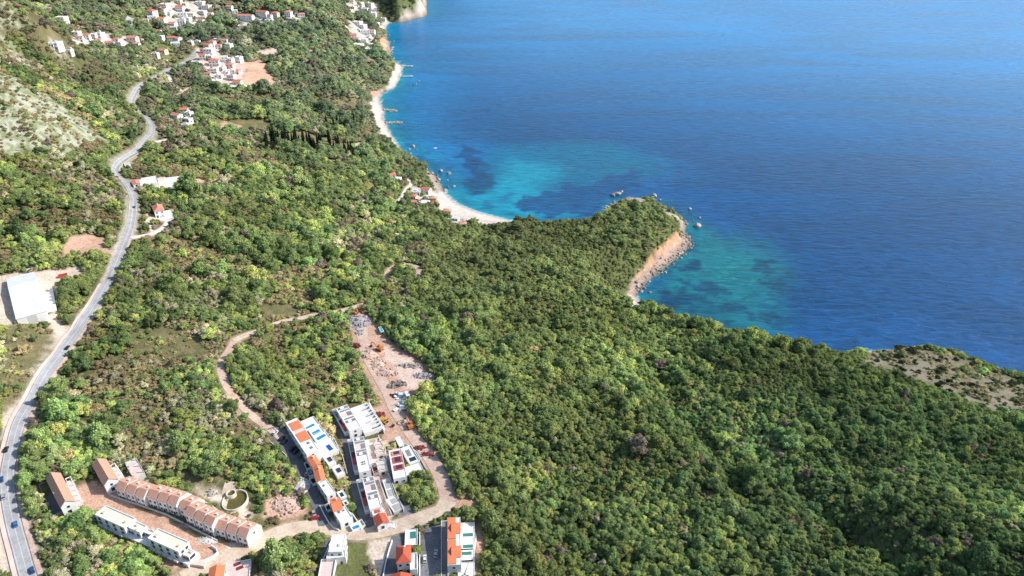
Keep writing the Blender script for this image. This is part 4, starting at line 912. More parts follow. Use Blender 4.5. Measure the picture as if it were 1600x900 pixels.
e, pl = house('villa', 'long white villa with a row of orange roofs and three green pools', (699,810), (699,884), (719,809), 7.0, 'flat', 'white', 'white', 'villa', par=.3, step=4)
P0 = at_z(699, 810, pl['zt']); up = local(pl, *P0)[0] < 0; ly = local(pl, *P0)[1] < 0
def F(a, b): return (a, b) if up else (1-b, 1-a)
def FY(a, b): return (a, b) if ly else (1-b, 1-a)
for (a, b2, c_, d_) in ((.0,.24,.0,.66),(.24,.47,.0,.66),(.49,.73,.0,.66),(.73,.99,.0,.66)):
    roof_part(e, pl, 'tiled_roof', *F(a+.004, b2), *FY(.02, .66), 7.303, 7.7, 'orange')
for (a, b2) in ((.12,.36),(.62,.86)):
    f0, f1 = F(a, b2); g0, g1 = FY(.30, 1.02); w, d = pl['w'], pl['d']; g = MB()
    x0, x1, y0, y1 = -w/2+f0*w, -w/2+f1*w, -d/2+g0*d, -d/2+g1*d
    g.add([(x0,y0,7.5),(x1,y0,7.5),(x1,y1,7.5),(x0,y1,7.5),((x0+x1)/2,y0,9.0),((x0+x1)/2,y1,8.6)], [(0,1,4),(1,2,5,4),(2,3,5),(3,0,4,5)]); g.build('hip_roof', M['orange'], e)
slab('walkway', 'shaded grey walkway behind the long orange roofed villa', (690,816), (690,905), (699,815), 1.5, 'skylight', 'walkway', lip=.8)
e, pl = slab('pool_deck', 'long white deck in front of the orange roofed villa', (718,818), (716,905), (741,828), 1.6, 'deck', 'pool deck', lip=.3)
for lab, y, x in (('upper green pool on the long white deck', 836, 723), ('middle green pool on the long white deck', 854, 723), ('lowest green pool on the long white deck', 865, 721)):
    pool(lab, (x, y-2.6), (x, y+2.8), (x+16, y-2.6), pl['zt'], 'poolgreen')
for i, (y, x) in enumerate(((840.5, 719), (858.5, 719), (877, 719))):
    o, pp_ = slab('planter', ['upper dark hedge planter on the long white deck', 'middle dark hedge planter on the long white deck', 'lowest dark hedge planter on the long white deck'][i], (x, y-1.2), (x, y+1.4), (x+20, y-1.2), 2.0, 'black', 'planter')
wall_line('curved white boundary wall around the long villa pools', [(722,808),(733,817),(740,828),(744,842),(742,858),(736,876),(728,900)], 1.5, .4, 'white')
house('house', 'low house with an orange and brown roof cut by the lower edge', (328,888), (324,912), (351,889), 4.5, 'gable', 'orange', 'white', rise=1.2, ov=.2, axis='x')
slab('terrace', 'pale terrace with red cars beside the low orange roofed house', (354,882), (350,915), (391,880), .8, 'pinkdeck', 'terrace', lip=.5)
# ------------------------------------------------------------------ warehouse by the road
e, pl = house('warehouse', 'large white sheet roofed warehouse on the sandy yard beside the road', (11,435.5), (25.7,499), (54,427), 5.5, 'gable', 'metalroof', 'white', 'warehouse', rise=2.2, axis='y', ov=.3, win=False, ridge=-.4)
w, d = pl['w'], pl['d']
for i in range(4): window(e, '-x', -d/2+(i+.5)*d/4, 3.6, w, d, 3, 1.2); 
g = MB(); g.box(w/2+.003, w/2+.12, -2.5, 2.5, 0, 5); g.build('roller_door', M['lgrey'], e)
slab('loading_yard', 'white concrete loading yard beside the warehouse', (57,440), (64,490), (80,436), .6, 'white', 'yard')
e = empty('container', (0,0,0), math.radians(30), 'red open skip container on the sandy warehouse yard', 'container'); q = at_h(99, 433); e.location = q
b = MB(); b.ring(-2.8, 2.8, -1.2, 1.2, .15, 2.2, .1); b.build('body', M['redpaint'], e); b = MB(); b.box(-2.7, 2.7, -1.1, 1.1, .1, .4); b.build('floor_plate', M['dark'], e)
for x in (-2, -.6, .8, 2.2): b = MB(); b.box(x-.08, x+.08, -1.32, -1.203, .15, 2.2); b.build('rib', M['redpaint'], e)
wall_line('grey retaining wall behind the warehouse yard', [(40,424),(66,418),(86,411)], 1.5, .5, 'white')
wall_line('pale stone parapet on the inner side of the main road bend', [(128,452),(146,425),(163,400)], 1.0, .5, 'lgrey')
# ------------------------------------------------------------------ houses around the upper road
house('house', 'white house with a red hipped roof standing alone below the road', (237,322), (241,331), (252,319), 6.5, 'hip', 'pinkred', 'white', rise=2.2, step=3, chim=1)
e, pl = house('house', 'white garage wing beside the lone red hipped house', (252,331), (252,338), (266,326), 3.2, 'flat', 'white', 'white', par=.4, step=3)
slab('terrace', 'white concrete forecourt around the lone red hipped house', (232,341), (236,348), (268,335), .5, 'deck', 'terrace', lip=.4)
slab('foundation', 'long white concrete foundation of a new building by the road bend', (246,281), (246,296), (300,281), 2.5, 'white', 'foundation', lip=.8)
e, pl = slab('foundation', 'smaller white foundation nearer the road bend', (217,280), (220,290), (245,278), 2.0, 'deck', 'foundation', lip=.6)
house('hut', 'small red roofed hut at the road bend beside the white foundation', (205,283), (208,289), (216,281), 2.8, 'gable', 'pinkred', 'white', 'hut', rise=.8, simple=True)
house('bus_shelter', 'grey flat roofed shelter at the upper road bend', (193,255), (195,259), (201,251), 2.8, 'flat', 'lgrey', 'white', 'shelter', par=.15, win=False)
# ------------------------------------------------------------------ far villages
VH = []
def V(cl, items): VH.extend((cl,)+i for i in items)
# (px, py, width px, height m, roof, wall, depth m)
V('under the rocky hill', [(69,29,7,4,'flat','white'),(97,31,17,8,'flat','white'),(80,70,8,5,'flat','white'),(89,71,16,8,'flat','white'),(107,81,14,5,'flat','cream'),(120,54,13,8,'flat','white'),(125,61,12,6,'red','white'),(136,58,11,6,'red','white'),(147,57,9,7,'flat','white'),(157,55,13,7,'flat','white'),(154,64,11,5,'pinkred','white')])
V('along the village lane', [(172,70,15,7,'red','white'),(183,65,13,8,'red','white'),(189,69,13,7,'flat','white'),(208,63,17,9,'pinkred','pink'),(220,63,8,4,'orange','cream'),(213,71,14,6,'pinkred','white'),(252,61,11,10,'flat','white'),(268,62,13,8,'red','white'),(278,63,12,8,'pinkred','white'),(274,69,15,5,'flat','white'),(254,80,16,4,'pinkred','cream'),(243,86,11,6,'flat','white'),(258,97,9,5,'flat','white'),(298,67,9,5,'flat','cream'),(309,66,9,5,'flat','white')])
V('in the hill village', [(188,38,13,6,'orange','white'),(237,20,16,7,'red','white'),(238,29,15,8,'flat','white'),(254,32,14,8,'orange','white'),(258,9,14,7,'flat','white'),(256,17,12,6,'pinkred','white'),(264,20,13,6,'flat','white'),(270,39,13,6,'pinkred','white'),(272,46,13,8,'flat','white'),(282,14,14,8,'red','white'),(285,24,16,9,'flat','white'),(284,35,13,12,'flat','white'),(292,31,14,8,'flat','white'),(299,23,14,7,'flat','cream'),(300,37,14,4,'flat','white'),(289,7,10,5,'flat','cream'),(280,3,10,6,'flat','cream'),(245,50,15,4,'pinkred','white'),(313,5,15,6,'flat','white'),(323,12,16,9,'flat','white'),(317,20,13,7,'flat','white'),(328,23,11,6,'pinkred','white'),(315,33,11,5,'pinkred','white'),(317,28,13,5,'flat','cream'),(228,32,9,4,'flat','cream')])
V('on the ridge road', [(359,13,11,8,'pinkred','white'),(367,18,10,5,'flat','white'),(349,31,11,7,'red','white'),(366,33,9,6,'flat','white'),(384,27,30,7,'pinkred','white'),(410,21,22,7,'red','white'),(422,27,9,9,'red','white'),(419,34,10,7,'flat','white'),(431,23,12,8,'pinkred','cream'),(451,22,12,9,'pinkred','white'),(456,30,18,4,'flat','cream'),(471,25,13,8,'pinkred','white'),(482,15,9,6,'pinkred','cream'),(498,25,8,4,'flat','white'),(382,43,21,8,'flat','white')])
V('above the rocky cape', [(562,6,14,8,'flat','white'),(577,8,16,10,'flat','white'),(583,14,12,7,'flat','white'),(551,12,12,6,'flat','cream'),(558,21,13,5,'flat','white'),(547,17,10,5,'flat','cream'),(584,22,9,6,'flat','white'),(545,2,16,4,'pinkred','pink'),(570,15,12,6,'flat','white')])
V('at the cove resort', [(559,37,16,9,'flat','white'),(566,42,15,10,'flat','white'),(570,50,18,9,'flat','white'),(580,50,14,7,'pinkred','white'),(551,57,13,7,'red','white'),(556,62,14,5,'pinkred','white'),(567,63,17,6,'flat','white'),(560,72,18,8,'flat','white'),(571,79,16,8,'flat','white'),(583,79,9,5,'flat','cream'),(588,37,11,5,'flat','cream'),(599,30,9,6,'flat','white'),(577,70,13,4,'flat','cream'),(590,108,9,3,'teal','white')])
V('in the sand-cut estate', [(332,69,11,10,'red','white'),(325,73,13,8,'red','pink'),(341,73,12,6,'red','white'),(339,63,10,5,'flat','white'),(351,65,10,6,'pinkred','white'),(358,72,13,8,'flat','white'),(319,80,12,7,'red','white'),(317,89,11,7,'red','white'),(327,81,15,10,'flat','white'),(330,90,15,7,'flat','white'),(307,98,16,4,'flat','white'),(335,98,18,8,'red','white'),(333,110,17,7,'flat','white'),(351,92,12,8,'flat','white'),(361,95,11,8,'flat','white'),(374,93,11,9,'flat','white'),(360,103,13,6,'pinkred','pink'),(363,112,12,6,'flat','white'),(371,112,13,5,'pinkred','pink'),(362,121,15,8,'flat','white'),(372,129,14,5,'red','pink'),(324,118,12,7,'red','cream'),(342,120,14,6,'flat','white'),(337,128,16,5,'flat','white'),(311,130,12,3,'flat','white'),(361,137,22,5,'flat','white'),(377,137,16,5,'flat','white'),(340,135,10,4,'flat','white'),(347,107,12,5,'flat','cream'),(353,115,13,6,'flat','white')])
V('by the winding road', [(277,184,17,8,'pinkred','white'),(288,175,14,8,'orange','white'),(296,181,12,9,'flat','white'),(295,190,14,8,'flat','white'),(290,197,12,5,'flat','white'),(259.5,174.5,11,4,'orange','white'),(312,208,18,4,'flat','white'),(325,212,12,3,'flat','lgrey')])
V('in trees behind the beach', [(612,276,15,6,'red','white'),(620,281,16,4,'flat','white'),(651,301,13,4,'flat','white'),(647,308,10,4,'orange','white'),(647,317,10,4,'orange','white'),(564,228,13,4,'flat','lgrey'),(572,230,10,4,'flat','lgrey')])
V('on the pale beach', [(666,298,16,5,'red','white'),(665,317,14,3,'canvas','white'),(680,318,11,4,'orange','white'),(677,311,13,4,'brown','grey'),(699,331,14,4,'brown','grey'),(723,351,14,3.5,'brown','grey'),(712,342,12,3,'canvas','white'),(733,345,10,3,'canvas','white')])
roofw = {'flat': 'flat roof', 'red': 'red tiled roof', 'pinkred': 'faded red roof', 'orange': 'orange roof', 'brown': 'brown roof', 'teal': 'turquoise roof', 'canvas': 'white canvas roof'}
wallw = {'white': 'white', 'cream': 'cream', 'pink': 'pale pink', 'lgrey': 'grey', 'grey': 'dark grey'}
looks = {}
rnd = random.Random(5); infos = []
for it in VH:
    cl, px, py, wpx, h, rf, wl = it
    q = at_h(px, py, h*.5); dep = project(q[0], q[1], q[2])[2]; mpp = dep/FPX
    w = wpx*mpp*.84; d = min(w*rnd.uniform(.65, .95), 12 if wpx < 20 else 10)
    sz = 'long' if w/d > 1.8 else ('tall' if h >= 9 else ('small' if w < 9.5 else ('low' if h <= 4.5 else ('big' if w > 13 else 'medium'))))
    lk = '%s %s %s with %s' % (sz, wallw[wl], 'hut' if 'beach' in cl and h < 4.5 else 'house', roofw[rf]); infos.append((it, q, w, d, lk)); looks.setdefault((cl, lk), []).append(px)
for (it, q, w, d, lk) in infos:
    cl, px, py, wpx, h, rf, wl = it
    L_ = sorted(looks[(cl, lk)], reverse=True); k = L_.index(px)
    lab = ('the only %s %s' % (lk, cl)) if len(L_) == 1 else ('%s %s from the sea, %s' % (ordn[k], lk, cl))
    if len(L_) == 1: lab = '%s %s' % (lk, cl)
    rz = rnd.uniform(-.5, .35); u = np.array([math.cos(rz), math.sin(rz)]); pl = dict(c=q[:2], rz=rz, w=w, d=d, zg=q[2], lo=-3, u=u, n=np.array([-u[1], u[0]]))
    e = empty('house', tuple(q), rz, lab, 'house', 'houses '+cl)
    BLOCK.append((q[0], q[1], max(w, d)*.62+.5))
    if px == 590: e.name = 'pavilion'
    if rf == 'flat': wo, ro, rs = shell(e, w, d, h, -3, 'flat', M[rnd.choice(['white', 'deck', 'deck', 'lgrey', 'creamroof'])], M[wl], par=.5)
    else: wo, ro, rs = shell(e, w, d, h, -3, 'hip' if rnd.random() < .45 and w/d < 1.7 else 'gable', M['farred' if rf == 'red' else rf], M[wl], ov=.4)
    if rf == 'flat' and rnd.random() < .7:
        b = MB(); x0 = rnd.uniform(-w*.3, w*.1); y0 = rnd.uniform(-d*.2, d*.15); b.box(x0, x0+rnd.uniform(1.5, 3.4), y0, y0+rnd.uniform(1.5, 3), h+.103, h+rnd.uniform(.9, 2.4)); b.build('roof_hut', M[rnd.choice(['white', 'lgrey', 'grey', 'pinkred'])], e)
    n = max(1, int(h/3)); kk = 3 if w > 11 else 2
    for s in range(min(n, 3)):
        for i in range(kk): window(e, '-y', (i+.5)*w/kk-w/2, s*h/n+h/n*.5, w, d, 1.5, 1.5, True)
    window(e, '+x', 0, h*.6, w, d, 1.4, 1.4, True); window(e, '-y', w*.3 if kk == 2 else w*.17, 1.05, w, d, 1.0, 2.1, True, 'door', M['door'])
    if h >= 7 and rnd.random() < .8:
        b = MB(); b.box(-w/2+.6, w/2-.6, -d/2-1.5, -d/2-.003, h*.5-.15, h*.5); b.box(-w/2+.6, w/2-.6, -d/2-1.5, -d/2-1.4, h*.5+.003, h*.5+1); b.build('balcony', M[wl], e)
# ------------------------------------------------------------------ cars
def car_mesh():
    prof = [(-2.12,.32),(-2.16,.72),(-2.0,.93),(-1.2,1.0),(.75,.98),(1.75,.86),(2.12,.66),(2.14,.34)]
    b = MB(); n = len(prof); vs = []
    for y, k in ((-.86, 1), (.86, 1)): vs += [(x, y*(1 if z < .8 else .95), z) for x, z in prof]
    b.add(vs, [tuple(range(n)), tuple(range(2*n-1, n-1, -1))]+[(i, n+i, n+(i+1) % n, (i+1) % n) for i in range(n)])
    top = [(-1.55,1.38),(.0,1.42)]
    b.add([(-1.5,-.6,1.39),(.05,-.6,1.42),(.05,.6,1.42),(-1.5,.6,1.39),(-1.5,-.6,1.44),(.05,-.6,1.47),(.05,.6,1.47),(-1.5,.6,1.44)], [(0,3,2,1),(4,5,6,7),(0,1,5,4),(1,2,6,5),(2,3,7,6),(3,0,4,7)])
    return b
def car_glass():
    b = MB(); b.add([(-1.98,-.76,.95),(.85,-.76,.98),(.85,.76,.98),(-1.98,.76,.95),(-1.52,-.59,1.388),(.04,-.59,1.418),(.04,.59,1.418),(-1.52,.59,1.388)], [(4,5,6,7),(0,1,5,4),(1,2,6,5),(2,3,7,6),(3,0,4,7)]); return b
PAINT = {k: gloss('car_paint_'+k, c, .3) for k, c in dict(white=(.75,.75,.75), silver=(.45,.46,.48), blue=(.03,.08,.25), bright_blue=(.05,.2,.5), red=(.45,.03,.03), black=(.015,.015,.018), grey=(.12,.12,.13)).items()}
CB, CG = car_mesh().mesh('car_body', PAINT['white']), car_glass().mesh('car_glass', M['glass'])
tw = MB(); tw.tube((0,-.1,0), (0,.1,0), .32, n=14); TWm = tw.mesh('tyre', M['tyre']); rw = MB(); rw.tube((0,-.107,0), (0,.107,0), .19, n=10); RWm = rw.mesh('rim', M['rim'])
hl = MB(); hl.box(2.02, 2.135, -.12, .12, -.06, .06); HLm = hl.mesh('headlight', M['frame'])
def car(px, py, colr, label, toward=None, group=None, ang=None, s=1.0):
    q = at_h(px, py); 
    if toward is not None: t = G(*toward)-q[:2]; ang = math.atan2(t[1], t[0])
    e = empty('parked_car' if group and 'parked' in group else 'car', (q[0], q[1], H(q[0], q[1])+.42), ang, label, 'car', group); e.scale = (s, s, s)
    b = bpy.data.objects.new('body', CB); COL.objects.link(b); b.parent = e; b.material_slots[0].link = 'OBJECT'; b.material_slots[0].material = PAINT[colr]
    g = bpy.data.objects.new('windows', CG); COL.objects.link(g); g.parent = e
    for x in (-1.32, 1.32):
        for y in (-.8, .8):
            w_ = bpy.data.objects.new('wheel', TWm); COL.objects.link(w_); w_.parent = e; w_.location = (x, y, .32); r = bpy.data.objects.new('rim', RWm); COL.objects.link(r); r.parent = w_
    for y in (-.6, .6): h_ = bpy.data.objects.new('headlight', HLm); COL.objects.link(h_); h_.parent = e; h_.location = (0, y, .68)
    return e
ROADG = 'cars driving on the main road'
for px, py, c_, lab in [(10.5,704,'black','dark car on the lower bend of the main road'),(3,751,'blue','navy car near the kerb, above the pale silver car'),(6,778,'silver','silver white car on the main road below the navy car'),(25,821,'bright_blue','bright blue car on the main road'),(51,893,'blue','dark blue car lowest on the main road'),
    (106,545,'black','small dark car on the road by the sandy lay-by'),(178,274,'white','white car on the road at the upper bend'),(183,278,'red','red car at the upper road bend'),(210,325,'grey','grey car on the road by the lone red roofed house'),(222,138,'black','black car on the far straight, lower of three'),(232,131,'white','white car on the far straight, between two black cars'),(241,124,'black','black car on the far straight, upper of three')]:
    i = int(np.argmin(((MRS-G(px, py))**2).sum(1))); i = min(max(i, 1), len(MRS)-2); t = MRS[i+1]-MRS[i-1]; car(px, py, c_, lab, ang=math.atan2(t[1], t[0]), group=ROADG)
PK = 'parked cars of the estate'
for px, py, c_, lab, tow in [(431,678,'white','white and blue car parked at the top of the inner lane',(437,674)),(441,687,'black','black car parked below the white car, highest of the dark ones',(447,682)),(445,692,'black','black car parked second of the dark ones on the inner lane',(451,687)),(458,703,'black','black car parked third of the dark ones on the inner lane',(464,698)),(463,707,'black','black car parked fourth of the dark ones on the inner lane',(469,702)),(471,713,'grey','dark grey car parked lowest on the inner lane',(477,708)),
    (482,742,'silver','silver car in the shaded parking court behind the villas',(488,740)),(491,805,'silver','silver car parked beside the rubble lot at the lane',(494,812)),(492,811,'red','red car parked beside the rubble lot at the lane',(499,809)),(718,801,'white','white car parked above the long orange roofed villa',(726,799)),(724,796,'black','black car parked above the long orange roofed villa',(730,793)),(686,818,'black','black car in the grey car park beside the long villa',(694,817)),
    (373,884,'red','red car on the pale terrace, upper of two',(380,882)),(377,890,'red','red car on the pale terrace, lower of two',(384,888)),(664,875,'white','white car in the grey car park, beside the white wall',(664,868)),(681,867,'silver','silver car in the grey car park, towards the long villa',(682,861)),(275,211,'white','white car in the far car park by the winding road',(280,209))]:
    car(px, py, c_, lab, toward=tow, group=PK)
# ------------------------------------------------------------------ site machines
def excavator(px, py, ang, matn, label, s=1.0):
    q = at_h(px, py); e = empty('excavator', (q[0], q[1], q[2]+.1), ang, label, 'excavator'); e.scale = (s, s, s)
    for y in (-1.15, 1.15):
        b = MB(); b.prism([(-1.9,y-.28),(1.9,y-.28),(1.9,y+.28),(-1.9,y+.28)], .1, .85); b.tube((-1.9,y-.27,.48), (-1.9,y+.27,.48), .38, n=10); b.tube((1.9,y-.27,.48), (1.9,y+.27,.48), .38, n=10); b.build('track', M['dark'], e)
    b = MB(); b.box(-2.3, 1.5, -1.3, 1.3, 1.0, 1.9); b.box(-2.3, -1.0, -1.3, 1.3, 1.9, 2.5); b.build('house_body', M[matn], e)
    b = MB(); b.box(.1, 1.45, -1.28, -.2, 1.903, 3.1); c_ = b.build('cab', M[matn], e); b = MB(); b.box(.2, 1.5, -1.18, -.3, 2.2, 2.95); b.build('window', M['glass'], c_)
    b = MB(); b.tube((1.2,.3,1.7), (3.6,.3,4.4), .34, .28); b.tube((3.6,.3,4.4), (5.6,.3,3.6), .28, .22); b.build('boom', M[matn], e)
    b = MB(); b.tube((5.5,.3,3.7), (6.3,.3,1.4), .24, .18); b.build('arm', M[matn], e)
    b = MB(); b.prism([(5.7,-.35),(6.9,-.35),(6.9,.95),(5.7,.95)], .3, 1.3); b.build('bucket', M['dark'], e)
    return e
excavator(593, 547, 2.6, 'orangepaint', 'orange excavator on the pink earth platform', 1.1)
excavator(556, 490, 1.2, 'orangepaint', 'orange excavator at the top of the grey spoil heap')
excavator(600, 660, -.6, 'yellow', 'yellow excavator beside the upper stepped block', 1.1)
excavator(641, 668, 2.0, 'orangepaint', 'rust orange excavator by the wood edge near the debris', 1.1)
excavator(409, 91, .5, 'orangepaint', 'small orange excavator on the far sand cut', 1.3)
# ------------------------------------------------------------------ rubble, boulders, sea rocks
def rock_mesh(seed, mat, sub=2):
    bm = bmesh.new(); bmesh.ops.create_icosphere(bm, subdivisions=sub, radius=1); r = random.Random(seed)
    pl_ = [(Vector((r.gauss(0,1), r.gauss(0,1), r.gauss(0,1))).normalized(), r.uniform(.55, .85)) for _ in range(9)]
    for v in bm.verts:
        for n, t in pl_:
            k = v.co.dot(n)
            if k > t: v.co -= n*(k-t)*.9
        v.co *= 1+r.uniform(-.05, .05)
    me = bpy.data.meshes.new('boulder'); bm.to_mesh(me); bm.free(); me.materials.append(mat); return me
ROCKS = [rock_mesh(i, M['rock' if i % 3 else 'palerock']) for i in range(6)]; GREYS = [rock_mesh(20+i, M['greyrock']) for i in range(3)]; PALES = [rock_mesh(30+i, M['palerock']) for i in range(4)]
def boulder(x, y, z, s, ms, label, group, i, name='boulder', flat=1.0):
    o = bpy.data.objects.new(name, ms[i % len(ms)]); COL.objects.link(o); o.location = (x, y, z)
    o.scale = (s*random.uniform(.8, 1.25), s*random.uniform(.8, 1.2), s*random.uniform(.6, .95)*flat); o.rotation_euler = (random.uniform(-.3, .3), random.uniform(-.3, .3), random.uniform(0, 6.28))
    return prop(o, label, 'boulder', group)
def along(pts, n, spread, smin, smax, ms, label, group, z=0.1, power=2.0):
    P = smooth_line(zp(pts), 1.0)
    for i in range(n):
        p = P[random.randrange(len(P))]+np.array([random.gauss(0, spread), random.gauss(0, spread)]); zz = H(*p); s = smin+(smax-smin)*random.random()**power
        boulder(p[0], p[1], max(zz, -.5)+s*.1, s, ms, label, group, i)
along([(1070,366),(1076,380),(1068,393),(1050,407),(1030,424),(1008,442),(996,456)], 230, 3.4, .5, 2.3, ROCKS, 'brown boulder in the tumbled belt below the orange cliff', 'boulders below the orange cliff')
along([(1030,322),(1050,336),(1066,346),(1072,356)], 30, 2.6, .8, 2.8, ROCKS, 'dark boulder on the shore round the tip of the cape', 'boulders round the tip of the cape')
along([(945,328),(958,318),(970,313),(990,310),(1010,314)], 26, 2.4, .7, 2.4, PALES, 'pale boulder on the rocky edge behind the wooded cape', 'boulders behind the wooded cape')
along([(1008,489),(1022,494),(1036,500),(1050,506)], 16, 1.8, .9, 2.8, ROCKS, 'grey brown boulder below the trees of the small cove', 'boulders below the trees of the small cove')
along([(636,240),(655,257),(668,266),(680,277),(690,292),(694,300)], 46, 3.0, .8, 3.0, ROCKS, 'reddish boulder on the rocky shore beyond the beach', 'boulders on the rocky shore beyond the beach')
along([(605,50),(606,60),(611,78),(612,92)], 20, 4, 1.2, 4, PALES, 'pale rock at the foot of the far ochre cliff', 'rocks at the foot of the far ochre cliff')
SEA = [(645,229,4.2,'large dark rock standing off the far shingle shore',ROCKS),(640,233,2.6,'small dark rock inshore of the large dark rock',ROCKS),(651,234,1.6,'low dark rock seaward of the large dark rock',ROCKS),(689,267,3.0,'reddish flat rock in the shallows beyond the beach',ROCKS),(702,271,3.6,'dark upright rock alone in the shallows beyond the beach',ROCKS),(699,281,1.2,'tiny pale rock between the beach and the upright rock',PALES),(709,291,2.2,'flat wet rock close to the beach shallows',ROCKS),(700,292,2.0,'dark rock at the end of the rocky shore',ROCKS),
  (958,305,3.6,'dark jagged rock off the back of the cape',ROCKS),(965,302,4.2,'long pale rock off the back of the cape',PALES),(971,299,2.8,'outer pale rock off the back of the cape',PALES),(1022,306,3.6,'round pale rock alone off the cape tip',PALES),(1031,312,1.8,'small pale rock beside the round pale rock',PALES),(1078,326,2.2,'flat pale reef rock out at sea from the cape',PALES),(1093,340,2.0,'low pale reef rock above the big white rock',PALES),(1090,353,4.6,'big pale rock standing in the sea beside the cape',PALES),(1083,344,1.2,'small dark reef rock near the cape shore',ROCKS),(650,131,1.8,'small pale rock off the far piers',PALES),(655,126,1.4,'small dark rock off the far piers',ROCKS),(646,133,1.6,'dark low rock inshore below the far piers',ROCKS),(608,55,2.5,'dark rock off the far ochre cliff',ROCKS),(615,64,2.2,'black rock seaward of the far ochre cliff',ROCKS)]
for i, (a, b_, s, lab, ms) in enumerate(SEA):
    q = at_z(a, b_, .5); boulder(q[0], q[1], .2, s, ms, lab, None, i, 'sea_rock', 1.0)
RH = [k_[1] for k_ in GROUND if k_[0] == 'rockhill']
cnt_ = 0
while cnt_ < 90:
    poly = random.choice(RH); pa = np.array(poly); x, y = random.uniform(pa[:, 0].min(), pa[:, 0].max()), random.uniform(pa[:, 1].min(), pa[:, 1].max())
    if sdist(np.array([x]), np.array([y]), poly)[0] < 2: continue
    z = H(x, y); a_, b__, _ = project(x, y, z)
    if not (2 < a_ < 1600 and 2 < b__ < 900): continue
    boulder(x, y, z, random.uniform(.8, 2.6), PALES, 'pale weathered outcrop on the rocky hillside above the main road', 'outcrops on the rocky hillside', cnt_, 'rock_outcrop', .6); cnt_ += 1
def heap(px, py, rx, ry, h, n, ms_name, label, seed, smax=1.0):
    """a mound of loose stones: one pile"""
    q = at_h(px, py); r = random.Random(seed); bm = bmesh.new(); h *= 1.5; rx *= 1.1; ry *= 1.2
    for i in range(n):
        a = r.uniform(0, 6.283); k = math.sqrt(r.random()); x = math.cos(a)*k*rx; y = math.sin(a)*k*ry; z = h*(1-k*k)*r.uniform(.6, 1.0); s = smax*r.uniform(.3, 1)
        m = Matrix.Translation((x, y, z)) @ Matrix.Rotation(r.uniform(0, 6), 4, 'Z') @ Matrix.Rotation(r.uniform(0, 6), 4, 'X') @ Matrix.Diagonal((s*r.uniform(.7,1.6), s*r.uniform(.5,1), s*r.uniform(.3,.8), 1))
        bmesh.ops.create_icosphere(bm, subdivisions=1, radius=1, matrix=m)
    k = 14; c = bm.verts.new((0, 0, h*.8)); rg = [[bm.verts.new((math.cos(6.283*i/k)*rx*f*r.uniform(.85,1.1), math.sin(6.283*i/k)*ry*f*r.uniform(.85,1.1), h*.8*(1-f*f)-.4*f)) for i in range(k)] for f in (.5, 1.05)]
    for i in range(k): bm.faces.new((c, rg[0][i], rg[0][(i+1) % k])); bm.faces.new((rg[0][i], rg[1][i], rg[1][(i+1) % k], rg[0][(i+1) % k]))
    me = bpy.data.meshes.new('rubble_heap'); bm.to_mesh(me); bm.free(); me.materials.append(M[ms_name]); o = bpy.data.objects.new('rubble_heap', me); COL.objects.link(o); o.location = q; o['kind'] = 'thing'
    return prop(o, label, 'rubble heap')
for a in [(557,504,9,8,2.6,90,'greyrock','big grey spoil heap at the top of the excavated yard',1,1.1),(562,520,3,3,1.0,24,'greyrock','small grey stone heap below the big spoil heap',2),(574,555,7,5,1.6,60,'dirt','broken pink earth heap beside the orange excavator',3,1.0),(590,570,5,6,1.2,40,'dirt','pink earth mound in the middle of the excavated yard',4,.9),(604,583,7,4,1.4,50,'dirt','pinkish earth bank above the debris',5,1.0),(622,600,6,3,1.3,40,'rock','dark earth bank near the blue debris',6),(557,541,3,3,1.3,24,'darkred','dark red rubble at the wood side of the yard',7),(610,536,2.2,1.6,1,14,'rock','small dark heap alone on the pink platform',8),(640,572,9,2.5,1.4,50,'palerock','long pale stone bank along the wood edge',9,1.2),(662,588,8,2.4,1.4,44,'greyrock','grey stone bank at the platform corner',10,1.2),(612,605,3,2,1,18,'rock','dark clod heap below the yard',11),(616,618,2.6,2,1,18,'darkred','dark red heap beside the blue debris',12),(592,650,4,2.6,1.8,30,'darkred','dark earth heap behind the yellow excavator',13),(636,660,3.6,2.4,1.6,26,'dirt','reddish rubble heap near the rust excavator',14),(442,790,8,6,1.6,70,'dirt','wide pink rubble lot beside the lane',15,.9),(470,760,4,6,1.2,50,'lgrey','strip of pale waste along the lane',16,.7),(462,775,4,4,1.2,40,'rock','dark rubble below the lane waste strip',17,.7),(585,735,4,3,1.2,34,'darkred','dark rubble on the pinkish plot',18,.7),(610,822,4,2.4,1,30,'lgrey','white stone heap beside the small red roofed house',19,.7),(668,710,4,2,1,24,'darkred','dark red earth heap on the dirt road bend',20,.7),(655,700,4,2,1,20,'darkred','brown earth bank beside the dirt road',21,.7),(256,842,4,2,.8,24,'lgrey','white debris heap between terrace and long block',22,.6),(288,822,5,2,.8,24,'rock','brown debris heap in front of the terrace',23,.6),(320,845,5,2,.8,30,'lgrey','pale debris heap at the lower end of the terrace',24,.6),(330,770,3,3,1,24,'palerock','pale stone heap by the round basin',25,.7)]: heap(*a)
def sheet_pile(px, py, n, mats, label, seed):
    """scattered site panels leaning on one another"""
    q = at_h(px, py); r = random.Random(seed); e = empty('debris_pile', tuple(q), 0, label, 'debris')
    for i in range(n):
        b = MB(); l, w = r.uniform(1.2, 3.2), r.uniform(.8, 1.8); b.box(-l/2, l/2, -w/2, w/2, -.06, .06); o = b.build('panel', M[mats[i % len(mats)]], e); o.location = (r.uniform(-4, 4), r.uniform(-4, 4), .3+r.uniform(0, .8)); o.rotation_euler = (r.uniform(-.4, .4), r.uniform(-.4, .4), r.uniform(0, 3))
    b = MB(); b.box(-1.5, 1.5, -1, 1, -.2, 1.6); b.build('crate', M[mats[0]], e)
sheet_pile(627, 618, 22, ['white', 'teal', 'canvas', 'bluesheet', 'white'], 'heap of white and turquoise panels at the yard mouth', 1)
